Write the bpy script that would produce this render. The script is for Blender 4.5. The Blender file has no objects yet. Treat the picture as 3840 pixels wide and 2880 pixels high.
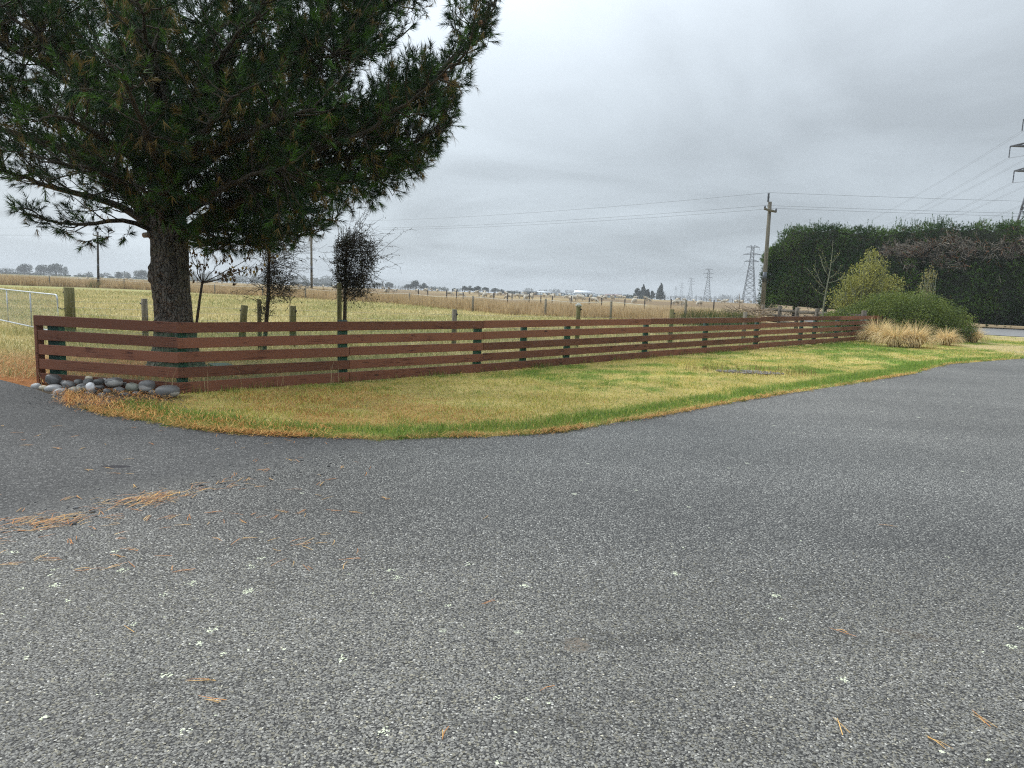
import bpy, bmesh, math, random
import numpy as np
from mathutils import Vector, Matrix, noise as mnoise

random.seed(7)
rng = np.random.default_rng(11)
SC = bpy.context.scene
COL = SC.collection
R_ = math.radians

# ------------------------------------------------------------------ camera
CAM_H, FPX = 1.65, 2662.0            # eye height, focal length in pixels of the 3840 wide photograph
PITCH, ROLL = R_(7.6), R_(2.0)
_right = np.array([1, 0, 0.]); _fwd = np.array([0, math.cos(PITCH), -math.sin(PITCH)])
_up = np.array([0, math.sin(PITCH), math.cos(PITCH)])
CR = _right * math.cos(ROLL) + _up * math.sin(ROLL)
CU = _up * math.cos(ROLL) - _right * math.sin(ROLL)
CC = np.array([0, 0, CAM_H])
cam_d = bpy.data.cameras.new('camera')
cam_d.sensor_width = 36.0
cam_d.lens = FPX / 3840 * 36.0
cam_d.clip_start = 0.05
cam_d.clip_end = 9000
cam = bpy.data.objects.new('camera', cam_d)
COL.objects.link(cam)
M = Matrix(((CR[0], CU[0], -_fwd[0], 0), (CR[1], CU[1], -_fwd[1], 0), (CR[2], CU[2], -_fwd[2], CAM_H), (0, 0, 0, 1)))
cam.matrix_world = M
SC.camera = cam

def ray(x, y): return _fwd + CR * (x - 1920) / FPX + CU * (1440 - y) / FPX
def G(x, y, z=0.0):
    d = ray(x, y); return CC + d * ((z - CAM_H) / d[2])
def V(x, y, Y):
    d = ray(x, y); return CC + d * (Y / d[1])
def proj(P):
    q = np.asarray(P, float) - CC
    w = q @ _fwd
    return 1920 + FPX * (q @ CR) / w, 1440 - FPX * (q @ CU) / w, w

# ------------------------------------------------------------------ world, sun, exposure
SUN_AZ = R_(-52)      # measured from +Y towards +X
SUN_EL = R_(42)
world = bpy.data.worlds.new('World')
SC.world = world
world.use_nodes = True
nt = world.node_tree
nt.nodes.clear()
def N(t, **kw):
    n = nt.nodes.new(t)
    for k, v in kw.items(): setattr(n, k, v)
    return n
def L(a, b): nt.links.new(a, b)
def math_(op, a, b=None, c=None, clamp=False):
    n = nt.nodes.new('ShaderNodeMath'); n.operation = op; n.use_clamp = clamp
    for i, v in enumerate((a, b, c)):
        if v is None: continue
        if isinstance(v, (int, float)): n.inputs[i].default_value = v
        else: nt.links.new(v, n.inputs[i])
    return n.outputs[0]
tc = N('ShaderNodeTexCoord')
sep = N('ShaderNodeSeparateXYZ'); L(tc.outputs['Generated'], sep.inputs[0])
zpos = math_('MAXIMUM', sep.outputs[2], 0.0)
# overcast luminance rises towards the zenith
grad = math_('MULTIPLY_ADD', math_('POWER', zpos, 1.6), 2.3, 1.0)
# the veiled sun side is a little brighter
dt = N('ShaderNodeVectorMath', operation='DOT_PRODUCT'); L(tc.outputs['Generated'], dt.inputs[0])
dt.inputs[1].default_value = (math.sin(SUN_AZ) * math.cos(SUN_EL), math.cos(SUN_AZ) * math.cos(SUN_EL), math.sin(SUN_EL))
glow = math_('POWER', math_('MAXIMUM', dt.outputs['Value'], 0.0), 2.0)
glow = math_('MULTIPLY_ADD', glow, 0.66, 0.85)
den = math_('ADD', zpos, 0.16)
comb = N('ShaderNodeCombineXYZ')
L(math_('DIVIDE', sep.outputs[0], den), comb.inputs[0]); L(math_('DIVIDE', sep.outputs[1], den), comb.inputs[1])
nz = N('ShaderNodeTexNoise'); nz.inputs['Scale'].default_value = 0.75; nz.inputs['Detail'].default_value = 6
nz.inputs['Roughness'].default_value = 0.52; nz.inputs['Distortion'].default_value = 0.5
L(comb.outputs[0], nz.inputs['Vector'])
cl = N('ShaderNodeMapRange'); L(nz.outputs[0], cl.inputs[0])
cl.inputs[1].default_value = 0.36; cl.inputs[2].default_value = 0.66; cl.inputs[3].default_value = 0.74; cl.inputs[4].default_value = 1.10
lum = math_('MULTIPLY', math_('MULTIPLY', grad, glow), cl.outputs[0])
tint = N('ShaderNodeMix', data_type='RGBA')
tint.inputs['A'].default_value = (0.468, 0.535, 0.588, 1); tint.inputs['B'].default_value = (0.55, 0.602, 0.655, 1)
L(math_('MULTIPLY', zpos, 2.0, clamp=True), tint.inputs['Factor'])
cloudcol = N('ShaderNodeVectorMath', operation='SCALE'); L(tint.outputs['Result'], cloudcol.inputs[0]); L(lum, cloudcol.inputs['Scale'])
sky = N('ShaderNodeTexSky', sky_type='NISHITA', sun_disc=False)
sky.sun_elevation = SUN_EL; sky.sun_rotation = SUN_AZ
sky.air_density = 1.0; sky.dust_density = 4.0
skys = N('ShaderNodeVectorMath', operation='SCALE'); L(sky.outputs[0], skys.inputs[0]); skys.inputs['Scale'].default_value = 0.08
mixs = N('ShaderNodeMix', data_type='RGBA'); mixs.inputs['Factor'].default_value = 0.92     # nearly closed cloud cover
L(skys.outputs[0], mixs.inputs['A']); L(cloudcol.outputs[0], mixs.inputs['B'])
bg = N('ShaderNodeBackground'); bg.inputs['Strength'].default_value = 1.0
L(mixs.outputs['Result'], bg.inputs['Color'])
wo = N('ShaderNodeOutputWorld'); L(bg.outputs[0], wo.inputs['Surface'])

sun_d = bpy.data.lights.new('sun', 'SUN')
sun_d.energy = 1.5; sun_d.angle = R_(25); sun_d.color = (1.0, 0.97, 0.92)
sun = bpy.data.objects.new('sun', sun_d); COL.objects.link(sun)
sdir = Vector((math.sin(SUN_AZ) * math.cos(SUN_EL), math.cos(SUN_AZ) * math.cos(SUN_EL), math.sin(SUN_EL)))
sun.rotation_euler = sdir.to_track_quat('Z', 'Y').to_euler()
sun.location = (0, 0, 30)

SC.view_settings.view_transform = 'Standard'
SC.view_settings.look = 'None'
SC.view_settings.exposure = 0.28
SC.view_settings.gamma = 1.0
SC.render.engine = 'CYCLES'
SC.cycles.max_bounces = 5
SC.cycles.filter_width = 1.15
SC.cycles.transparent_max_bounces = 10
SC.cycles.volume_bounces = 0
SC.cycles.use_denoising = False

# ------------------------------------------------------------------ helpers
def gz(x, y):
    """height of the ground: flat near by, the plain falls away very gently beyond"""
    return np.minimum(0.0, 1.65 - 0.00646 * y - 0.0045 * x)

def vnoise(x, y, s, seed=0):
    """smooth value noise in [0,1]"""
    r = np.random.default_rng(seed); T = r.random((128, 128))
    X = np.asarray(x) / s + 1000.37; Y = np.asarray(y) / s + 1000.71
    i = np.floor(X).astype(int); j = np.floor(Y).astype(int); u = X - i; v = Y - j
    u = u * u * (3 - 2 * u); v = v * v * (3 - 2 * v)
    a = T[i % 128, j % 128]; b = T[(i + 1) % 128, j % 128]; c = T[i % 128, (j + 1) % 128]; d = T[(i + 1) % 128, (j + 1) % 128]
    return (a * (1 - u) + b * u) * (1 - v) + (c * (1 - u) + d * u) * v
def fnoise(x, y, s, seed=0):
    return (vnoise(x, y, s, seed) * 0.55 + vnoise(x, y, s / 2.1, seed + 1) * 0.3 + vnoise(x, y, s / 4.3, seed + 2) * 0.15)
def sstep(a, b, x):
    t = np.clip((x - a) / (b - a), 0, 1); return t * t * (3 - 2 * t)
def inpoly(px, py, poly):
    px = np.asarray(px); py = np.asarray(py); inside = np.zeros(px.shape, bool)
    n = len(poly); j = n - 1
    for i in range(n):
        xi, yi = poly[i][0], poly[i][1]; xj, yj = poly[j][0], poly[j][1]
        c = ((yi > py) != (yj > py)) & (px < (xj - xi) * (py - yi) / ((yj - yi) if yj != yi else 1e-9) + xi)
        inside ^= c; j = i
    return inside
def segdist(px, py, line):
    """distance to a polyline"""
    best = np.full(np.shape(px), 1e9)
    for a, b in zip(line[:-1], line[1:]):
        dx, dy = b[0] - a[0], b[1] - a[1]; l2 = dx * dx + dy * dy
        t = np.clip(((px - a[0]) * dx + (py - a[1]) * dy) / l2, 0, 1)
        best = np.minimum(best, np.hypot(px - a[0] - t * dx, py - a[1] - t * dy))
    return best

def mesh_np(name, Vt, Fc, col=None, smooth=False):
    """Vt (n,3), Fc list of int arrays (m,k)"""
    if isinstance(Fc, np.ndarray): Fc = [Fc]
    Fc = [np.asarray(f) for f in Fc if len(f)]
    me = bpy.data.meshes.new(name)
    Vt = np.ascontiguousarray(Vt, np.float32)
    me.vertices.add(len(Vt)); me.vertices.foreach_set('co', Vt.ravel())
    nl = sum(f.size for f in Fc); nf = sum(len(f) for f in Fc)
    me.loops.add(nl); me.polygons.add(nf)
    me.loops.foreach_set('vertex_index', np.concatenate([f.ravel() for f in Fc]).astype(np.int32))
    tot = np.concatenate([np.full(len(f), f.shape[1]) for f in Fc]).astype(np.int32)
    st = np.concatenate([[0], np.cumsum(tot)[:-1]]).astype(np.int32)
    me.polygons.foreach_set('loop_start', st)
    try: me.polygons.foreach_set('loop_total', tot)
    except Exception: pass
    if smooth: me.polygons.foreach_set('use_smooth', np.ones(nf, bool))
    me.update(calc_edges=True)
    if col is not None:
        c = np.ones((len(Vt), 4), np.float32); c[:, :3] = col
        at = me.color_attributes.new('Col', 'FLOAT_COLOR', 'POINT')
        at.data.foreach_set('color', c.ravel())
    return me

def link(name, me, material=None, parent=None, loc=None):
    o = bpy.data.objects.new(name, me); COL.objects.link(o)
    if material is not None and me is not None and len(me.materials) == 0: me.materials.append(material)
    if parent is not None: o.parent = parent
    if loc is not None: o.location = loc
    return o
def tag(o, label, cat, group=None):
    o['label'] = label; o['category'] = cat
    if group: o['group'] = group
    return o
def kind(o, k, label=None):
    o['kind'] = k
    if label: o['label'] = label
    return o
def thing(name, label, cat, loc=(0, 0, 0), group=None):
    o = bpy.data.objects.new(name, None); COL.objects.link(o); o.location = loc
    o.empty_display_size = 0.2
    return tag(o, label, cat, group)
def dup(root, loc=None, label=None):
    r = root.copy(); COL.objects.link(r)
    if loc is not None: r.location = loc
    if label: r['label'] = label
    for ch in list(root.children):
        c = ch.copy(); COL.objects.link(c); c.parent = r
        for g in list(ch.children):
            d = g.copy(); COL.objects.link(d); d.parent = c
    return r

class MB:
    """collects boxes and tubes into one mesh"""
    def __init__(s): s.v = []; s.f = {}; s.n = 0
    def add(s, Vt, Fc):
        Vt = np.asarray(Vt, float)
        for f in (Fc if isinstance(Fc, list) else [Fc]):
            f = np.asarray(f)
            s.f.setdefault(f.shape[1], []).append(f + s.n)
        s.v.append(Vt); s.n += len(Vt); return s
    def box(s, c, size, rz=0.0):
        hx, hy, hz = [q / 2 for q in size]
        p = np.array([[-hx, -hy, -hz], [hx, -hy, -hz], [hx, hy, -hz], [-hx, hy, -hz], [-hx, -hy, hz], [hx, -hy, hz], [hx, hy, hz], [-hx, hy, hz]])
        if rz:
            cs, sn = math.cos(rz), math.sin(rz); p[:, :2] = p[:, :2] @ np.array([[cs, sn], [-sn, cs]])
        return s.add(p + np.asarray(c), np.array([[0, 3, 2, 1], [4, 5, 6, 7], [0, 1, 5, 4], [1, 2, 6, 5], [2, 3, 7, 6], [3, 0, 4, 7]]))
    def tube(s, pts, rad, n=6, caps=True, ell=None):
        pts = np.asarray(pts, float); m = len(pts)
        rad = np.broadcast_to(np.asarray(rad, float), (m,))
        T = np.gradient(pts, axis=0); T /= np.linalg.norm(T, axis=1, keepdims=True) + 1e-9
        ref = np.array([0, 0, 1.]) if abs(T[:, 2]).mean() < 0.8 else np.array([1., 0, 0])
        A = np.cross(T, ref); A /= np.linalg.norm(A, axis=1, keepdims=True) + 1e-9
        B = np.cross(T, A)
        th = np.arange(n) * 2 * math.pi / n
        P = pts[:, None, :] + rad[:, None, None] * (A[:, None, :] * np.cos(th)[None, :, None] + B[:, None, :] * np.sin(th)[None, :, None])
        i = np.arange(m - 1)[:, None] * n; j = np.arange(n)[None, :]; k = (j + 1) % n
        q = np.stack([i + j, i + k, i + n + k, i + n + j], -1).reshape(-1, 4)
        s.add(P.reshape(-1, 3), q)
        if caps and n >= 3:
            base = s.n - m * n
            s.f.setdefault(n, []).append(np.array([np.arange(n)[::-1] + base]))
            s.f.setdefault(n, []).append(np.array([np.arange(n) + base + (m - 1) * n]))
        return s
    def bar(s, a, b, r, n=4): return s.tube([a, b], r, n)
    def mesh(s, name, smooth=False):
        return mesh_np(name, np.concatenate(s.v), [np.concatenate(x) for x in s.f.values()], smooth=smooth)
    def build(s, name, material, parent=None, smooth=False): return link(name, s.mesh(name, smooth), material, parent)

def cones(P0, P1, r0, r1, n=3):
    """many straight thin twigs at once"""
    P0 = np.asarray(P0, float); P1 = np.asarray(P1, float); m = len(P0)
    T = P1 - P0; T /= np.linalg.norm(T, axis=1, keepdims=True) + 1e-9
    ref = np.where(np.abs(T[:, 2:3]) < 0.8, np.array([[0, 0, 1.]]), np.array([[1., 0, 0]]))
    A = np.cross(T, ref); A /= np.linalg.norm(A, axis=1, keepdims=True) + 1e-9
    B = np.cross(T, A)
    th = np.arange(n) * 2 * math.pi / n
    O = A[:, None, :] * np.cos(th)[None, :, None] + B[:, None, :] * np.sin(th)[None, :, None]
    r0 = np.broadcast_to(r0, (m,)); r1 = np.broadcast_to(r1, (m,))
    P = np.concatenate([P0[:, None] + O * r0[:, None, None], P1[:, None] + O * r1[:, None, None]], 1)
    j = np.arange(n); k = (j + 1) % n
    q = np.stack([j, k, n + k, n + j], -1)[None] + (np.arange(m) * 2 * n)[:, None, None]
    return P.reshape(-1, 3), q.reshape(-1, 4)

def unit(a): return a / (np.linalg.norm(a, axis=-1, keepdims=True) + 1e-9)
def rdir(n, r=rng):
    a = r.normal(size=(n, 3)); return unit(a)

def blades(P, h, w, lean, col, az=None, seg=1, droop=0.0, r=rng):
    """grass blades. P (n,3) bases; h,w,lean arrays; seg 1: one triangle, seg 2: bent blade of 3 triangles"""
    n = len(P); h = np.broadcast_to(h, (n,)); w = np.broadcast_to(w, (n,)); lean = np.broadcast_to(lean, (n,))
    if az is None: az = r.random(n) * 2 * math.pi
    d = np.stack([np.cos(az), np.sin(az), np.zeros(n)], 1)
    fa = r.random(n) * 2 * math.pi
    s = np.stack([np.cos(fa), np.sin(fa), np.zeros(n)], 1) * (w / 2)[:, None]
    up = np.array([0, 0, 1.])
    tip = P + d * (np.sin(lean) * h)[:, None] + up * (np.cos(lean) * h)[:, None]
    if seg == 1:
        Vt = np.stack([P - s, P + s, tip], 1).reshape(-1, 3)
        F = np.arange(n * 3).reshape(-1, 3)
        c = np.repeat(col, 3, 0)
    else:
        l0 = lean * 0.45
        mid = P + d * (np.sin(l0) * h * 0.55)[:, None] + up * (np.cos(l0) * h * 0.55)[:, None]
        l1 = lean * 1.5 + droop
        tip = mid + d * (np.sin(l1) * h * 0.5)[:, None] + up * (np.cos(l1) * h * 0.5)[:, None]
        Vt = np.stack([P - s, P + s, mid + s * 0.8, mid - s * 0.8, tip], 1).reshape(-1, 3)
        o = (np.arange(n) * 5)[:, None]
        F = [np.concatenate([o + np.array([[0, 1, 2, 3]])]), np.concatenate([o + np.array([[3, 2, 4]])])]
        c = np.repeat(col, 5, 0)
    return Vt, F, c

def leaf_quads(P, size, r=rng, nrm=None, aspect=0.5):
    n = len(P); size = np.broadcast_to(size, (n,))
    a = rdir(n, r); b = unit(np.cross(a, rdir(n, r)))
    Vt = np.stack([P - a * size[:, None] / 2, P + b * (size * aspect / 2)[:, None], P + a * size[:, None] / 2, P - b * (size * aspect / 2)[:, None]], 1)
    return Vt.reshape(-1, 3), np.arange(n * 4).reshape(-1, 4)

def needles(B, A, Ls, n, nlen, nw, col, spread=(62, 22), t0=0.12, r=rng):
    """needle covered shoots. B base, A axis, Ls length of each shoot; returns tris"""
    S = len(B)
    t = t0 + (1 - t0) * r.random((S, n)); t = np.sqrt(t)
    ph = r.random((S, n)) * 2 * math.pi
    al = np.radians(spread[0] + (spread[1] - spread[0]) * t + r.normal(0, 9, (S, n)))
    ref = np.where(np.abs(A[:, 2:3]) < 0.8, np.array([[0, 0, 1.]]), np.array([[1., 0, 0]]))
    X = unit(np.cross(A, ref)); Y = np.cross(A, X)
    rad = X[:, None] * np.cos(ph)[..., None] + Y[:, None] * np.sin(ph)[..., None]
    D = A[:, None] * np.cos(al)[..., None] + rad * np.sin(al)[..., None]
    P = B[:, None] + A[:, None] * (t * Ls[:, None])[..., None]
    ln = nlen * r.uniform(0.75, 1.2, (S, n))
    tip = P + D * ln[..., None]
    tip[..., 2] -= 0.17 * ln                       # a little droop
    side = unit(np.cross(D, rdir(S * n, r).reshape(S, n, 3))) * (nw / 2)
    Vt = np.stack([P - side, P + side, tip], 2).reshape(-1, 3)
    c = np.repeat(np.repeat(col[:, None], n, 1) * r.uniform(0.8, 1.2, (S, n, 1)), 3, 1).reshape(-1, 3)
    return Vt, np.arange(S * n * 3).reshape(-1, 3), c

# ------------------------------------------------------------------ materials
def new_mat(name):
    m = bpy.data.materials.new(name); m.use_nodes = True
    t = m.node_tree; b = t.nodes['Principled BSDF']
    return m, t, b
def attr_mat(name, rough=0.7, transl=0.0, spec=0.25):
    m, t, b = new_mat(name)
    a = t.nodes.new('ShaderNodeAttribute'); a.attribute_name = 'Col'
    t.links.new(a.outputs['Color'], b.inputs['Base Color'])
    b.inputs['Roughness'].default_value = rough
    b.inputs['Specular IOR Level'].default_value = spec
    if transl > 0:
        tr = t.nodes.new('ShaderNodeBsdfTranslucent'); t.links.new(a.outputs['Color'], tr.inputs['Color'])
        mx = t.nodes.new('ShaderNodeMixShader'); mx.inputs[0].default_value = transl
        t.links.new(b.outputs[0], mx.inputs[1]); t.links.new(tr.outputs[0], mx.inputs[2])
        t.links.new(mx.outputs[0], t.nodes['Material Output'].inputs['Surface'])
    return m
def ramp(t, stops, fac):
    r = t.nodes.new('ShaderNodeValToRGB'); e = r.color_ramp.elements
    while len(e) < len(stops): e.new(0.5)
    for el, (p, c) in zip(e, stops):
        el.position = p; el.color = (*c, 1) if len(c) == 3 else c
    t.links.new(fac, r.inputs[0]); return r.outputs[0]
def tnode(t, typ, **inp):
    n = t.nodes.new(typ)
    for k, v in inp.items(): n.inputs[k].default_value = v
    return n
def noise_mat(name, c0, c1, scale=6, rough=0.8, bump=0.3, bscale=40, stretch=None, metallic=0, spec=0.3, lo=0.3, hi=0.7, dist=0.02):
    m, t, b = new_mat(name)
    co = t.nodes.new('ShaderNodeTexCoord'); src = co.outputs['Object']
    oi = t.nodes.new('ShaderNodeObjectInfo')
    off = t.nodes.new('ShaderNodeVectorMath'); off.operation = 'MULTIPLY_ADD'
    t.links.new(oi.outputs['Random'], off.inputs[0]); off.inputs[1].default_value = (17, 31, 23); t.links.new(src, off.inputs[2]); src = off.outputs[0]
    if stretch:
        mp = t.nodes.new('ShaderNodeMapping'); mp.inputs['Scale'].default_value = stretch
        t.links.new(src, mp.inputs[0]); src = mp.outputs[0]
    n1 = tnode(t, 'ShaderNodeTexNoise', Scale=scale, Detail=6, Roughness=0.6); t.links.new(src, n1.inputs['Vector'])
    t.links.new(ramp(t, [(lo, c0), (hi, c1)], n1.outputs[0]), b.inputs['Base Color'])
    n2 = tnode(t, 'ShaderNodeTexNoise', Scale=bscale, Detail=5, Roughness=0.65); t.links.new(src, n2.inputs['Vector'])
    bp = tnode(t, 'ShaderNodeBump', Strength=bump, Distance=dist); t.links.new(n2.outputs[0], bp.inputs['Height'])
    t.links.new(bp.outputs[0], b.inputs['Normal'])
    b.inputs['Roughness'].default_value = rough; b.inputs['Metallic'].default_value = metallic
    b.inputs['Specular IOR Level'].default_value = spec
    return m

def wood_mat(name, base, dark, light, rough=0.62):
    """stained sawn timber, grain along the object's x axis"""
    m, t, b = new_mat(name)
    co = t.nodes.new('ShaderNodeTexCoord'); oi = t.nodes.new('ShaderNodeObjectInfo')
    off = t.nodes.new('ShaderNodeVectorMath'); off.operation = 'MULTIPLY_ADD'
    t.links.new(oi.outputs['Random'], off.inputs[0]); off.inputs[1].default_value = (57, 13, 29); t.links.new(co.outputs['Object'], off.inputs[2])
    mp = t.nodes.new('ShaderNodeMapping'); mp.inputs['Scale'].default_value = (0.55, 5, 9); t.links.new(off.outputs[0], mp.inputs[0])
    n1 = tnode(t, 'ShaderNodeTexNoise', Scale=1.6, Detail=3, Roughness=0.5, Distortion=1.2); t.links.new(mp.outputs[0], n1.inputs['Vector'])
    w = t.nodes.new('ShaderNodeMath'); w.operation = 'MULTIPLY'; w.inputs[1].default_value = 34; t.links.new(n1.outputs[0], w.inputs[0])
    sn = t.nodes.new('ShaderNodeMath'); sn.operation = 'SINE'; t.links.new(w.outputs[0], sn.inputs[0])
    mr = t.nodes.new('ShaderNodeMapRange'); t.links.new(sn.outputs[0], mr.inputs[0]); mr.inputs[1].default_value = -1
    fine = tnode(t, 'ShaderNodeTexNoise', Scale=7, Detail=6, Roughness=0.7); t.links.new(mp.outputs[0], fine.inputs['Vector'])
    big = tnode(t, 'ShaderNodeTexNoise', Scale=1.7, Detail=4, Roughness=0.6); t.links.new(off.outputs[0], big.inputs['Vector'])
    s = t.nodes.new('ShaderNodeMath'); s.operation = 'MULTIPLY_ADD'; t.links.new(mr.outputs[0], s.inputs[0]); s.inputs[1].default_value = 0.28
    t.links.new(fine.outputs[0], s.inputs[2])
    s2 = t.nodes.new('ShaderNodeMath'); s2.operation = 'MULTIPLY_ADD'; t.links.new(big.outputs[0], s2.inputs[0]); s2.inputs[1].default_value = 1.0; t.links.new(s.outputs[0], s2.inputs[2])
    colr = ramp(t, [(0.62, dark), (0.92, base), (1.0, light)], s2.outputs[0])
    # per board tone
    hs = t.nodes.new('ShaderNodeHueSaturation'); mr2 = t.nodes.new('ShaderNodeMapRange'); t.links.new(oi.outputs['Random'], mr2.inputs[0])
    mr2.inputs[3].default_value = 0.56; mr2.inputs[4].default_value = 0.98; t.links.new(mr2.outputs[0], hs.inputs['Value']); t.links.new(colr, hs.inputs['Color'])
    # knots
    vk = t.nodes.new('ShaderNodeTexVoronoi'); vk.feature = 'F1'; vk.inputs['Scale'].default_value = 1.0
    mk = t.nodes.new('ShaderNodeMapping'); mk.inputs['Scale'].default_value = (1.6, 0.001, 5.5); t.links.new(off.outputs[0], mk.inputs[0]); t.links.new(mk.outputs[0], vk.inputs['Vector'])
    kr = ramp(t, [(0.05, (1, 1, 1)), (0.12, (0, 0, 0))], vk.outputs['Distance'])
    mxk = t.nodes.new('ShaderNodeMix'); mxk.data_type = 'RGBA'; t.links.new(kr, mxk.inputs['Factor']); t.links.new(hs.outputs[0], mxk.inputs['A'])
    mxk.inputs['B'].default_value = (dark[0] * 0.55, dark[1] * 0.55, dark[2] * 0.55, 1)
    t.links.new(mxk.outputs['Result'], b.inputs['Base Color'])
    bp = tnode(t, 'ShaderNodeBump', Strength=0.35, Distance=0.004); t.links.new(s.outputs[0], bp.inputs['Height']); t.links.new(bp.outputs[0], b.inputs['Normal'])
    b.inputs['Roughness'].default_value = rough; b.inputs['Specular IOR Level'].default_value = 0.3
    return m

MT = {}
MT['rail'] = wood_mat('stained_rail', (0.132, 0.048, 0.029), (0.055, 0.020, 0.013), (0.235, 0.095, 0.055))
MT['post_green'] = noise_mat('green_post_paint', (0.006, 0.032, 0.024), (0.014, 0.062, 0.046), 9, 0.6, 0.2, 60)
MT['grey_wood'] = noise_mat('weathered_wood', (0.05, 0.042, 0.033), (0.17, 0.15, 0.12), 5, 0.9, 0.5, 30, stretch=(1, 1, 1))
MT['post_moss'] = noise_mat('mossy_post', (0.075, 0.075, 0.022), (0.20, 0.18, 0.085), 4, 0.9, 0.5, 40, stretch=(4, 4, 0.7))
MT['post_grey'] = noise_mat('grey_post', (0.10, 0.09, 0.065), (0.25, 0.22, 0.17), 4, 0.9, 0.5, 40, stretch=(5, 5, 0.7))
MT['pole'] = noise_mat('pole_wood', (0.085, 0.08, 0.06), (0.21, 0.19, 0.15), 3, 0.9, 0.5, 25, stretch=(6, 6, 0.5))
MT['pole_dark'] = noise_mat('pole_dark_wood', (0.03, 0.027, 0.025), (0.07, 0.06, 0.055), 3, 0.9, 0.4, 25, stretch=(6, 6, 0.5))
MT['galv'] = noise_mat('galvanised', (0.38, 0.41, 0.44), (0.55, 0.58, 0.61), 14, 0.45, 0.1, 60, metallic=0.55)
MT['wire'] = noise_mat('fence_wire', (0.24, 0.23, 0.21), (0.36, 0.35, 0.33), 14, 0.6, 0.05, 60, metallic=0.4)
MT['tape'] = noise_mat('white_tape', (0.62, 0.6, 0.52), (0.75, 0.73, 0.66), 14, 0.7, 0.05, 60)
MT['black'] = noise_mat('black_plastic', (0.012, 0.012, 0.012), (0.025, 0.025, 0.025), 14, 0.5, 0.05, 60)
MT['steel'] = noise_mat('lattice_steel', (0.10, 0.11, 0.125), (0.16, 0.17, 0.19), 2, 0.6, 0.05, 20, metallic=0.3)
MT['line'] = noise_mat('conductor_metal', (0.12, 0.13, 0.14), (0.2, 0.21, 0.22), 2, 0.6, 0.0, 20, metallic=0.3)
MT['glassy'] = noise_mat('insulator', (0.05, 0.055, 0.07), (0.12, 0.13, 0.15), 4, 0.35, 0.0, 20)
MT['foliage'] = attr_mat('leaf_colour', 0.6, 0.25)
MT['needle'] = attr_mat('needle_colour', 0.55, 0.18, 0.2)
MT['grass'] = attr_mat('grass_colour', 0.75, 0.22, 0.15)
MT['twig'] = noise_mat('twig_bark', (0.03, 0.025, 0.02), (0.085, 0.07, 0.055), 12, 0.9, 0.3, 60)
MT['limb'] = noise_mat('limb_bark', (0.022, 0.019, 0.012), (0.075, 0.062, 0.042), 5, 0.9, 0.8, 22, dist=0.03)
MT['lichen_twig'] = noise_mat('lichen_bark', (0.10, 0.11, 0.075), (0.24, 0.25, 0.18), 8, 0.9, 0.3, 60)
MT['fallen'] = attr_mat('fallen_needle', 0.7, 0.0, 0.2)
MT['chip'] = attr_mat('chip_stone', 0.72, 0.0, 0.3)

# ------------------------------------------------------------------ layout on the ground (metres)
EDGE_PX = [(310, 1532), (400, 1552), (500, 1570), (600, 1590), (700, 1603), (800, 1616), (900, 1625), (1000, 1632), (1100, 1637), (1200, 1640), (1300, 1645), (1400, 1650), (1500, 1648),
           (1600, 1645), (1700, 1641), (1850, 1637), (2000, 1630), (2100, 1619), (2200, 1603), (2350, 1580), (2500, 1556), (2650, 1528), (2800, 1501), (2950, 1477), (3100, 1455), (3220, 1436), (3330, 1418), (3430, 1402),
           (3500, 1380), (3560, 1366), (3640, 1360), (3740, 1352), (3840, 1345)]
_e = [G(*p)[:2] for p in EDGE_PX]
# a slightly ragged seal edge
EDGE = []
for a, b in zip(_e[:-1], _e[1:]):
    for k in range(6):
        t = k / 6; q = a * (1 - t) + b * t
        s = 0.055 * (mnoise.noise(Vector((q[0] * 2.7, q[1] * 2.7, 0))) + 0.6 * mnoise.noise(Vector((q[0] * 9, q[1] * 9, 3))))
        EDGE.append((q[0] + s * 0.5, q[1] + s))
EDGE.append(tuple(_e[-1]))
FENCE_PX = [(672, 1474), (1320, 1433), (1806, 1395), (1975, 1380), (2145, 1367), (2430, 1341), (2650, 1323), (2843, 1308), (3006, 1295), (3055, 1291), (3142, 1285), (3250, 1275)]
FENCE = [tuple(G(*p)[:2]) for p in FENCE_PX] + [(17.2, 32.9)]
# boards are straight between their joints: set the posts in between on those lines
for i0, i1 in ((0, 2), (2, 5), (5, 7), (7, 10), (10, 12)):
    a, b = np.array(FENCE[i0]), np.array(FENCE[i1])
    for i in range(i0 + 1, i1):
        t = np.dot(np.array(FENCE[i]) - a, b - a) / np.dot(b - a, b - a); FENCE[i] = tuple(a + (b - a) * t)
FLEFT = tuple(G(139, 1436)[:2])
TIP = [tuple(G(*p)[:2]) for p in ((180, 1478), (260, 1494), (380, 1500), (440, 1505), (390, 1519), (305, 1530))]
SEAL = [(-40, 12.2), tuple(G(0, 1425)[:2]), tuple(G(118, 1455)[:2]), *TIP] + EDGE + [(24, 28.5), (34, 34.5), (60, 26), (60, -18), (-40, -18)]
VERGE = EDGE + [(24, 28.5), (29, 37.5), (24, 40.5), (17.2, 32.9)] + FENCE[::-1] + [FLEFT, tuple(G(118, 1455)[:2])] + TIP
TALL_F = [(-90, 96), tuple(G(0, 1068)[:2]), tuple(G(300, 1077)[:2]), tuple(G(565, 1088)[:2]), tuple(G(1000, 1112)[:2]), tuple(G(1500, 1141)[:2]), tuple(G(1900, 1180)[:2]), tuple(G(2300, 1196)[:2]), (9.0, 40), (14.0, 39)]
TREE = V(655, 1200, 13.1)[:2]
TX, TY = float(TREE[0]), 13.1
PATCH = G(2810, 1397)[:2]                       # stony patch on the verge

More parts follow.
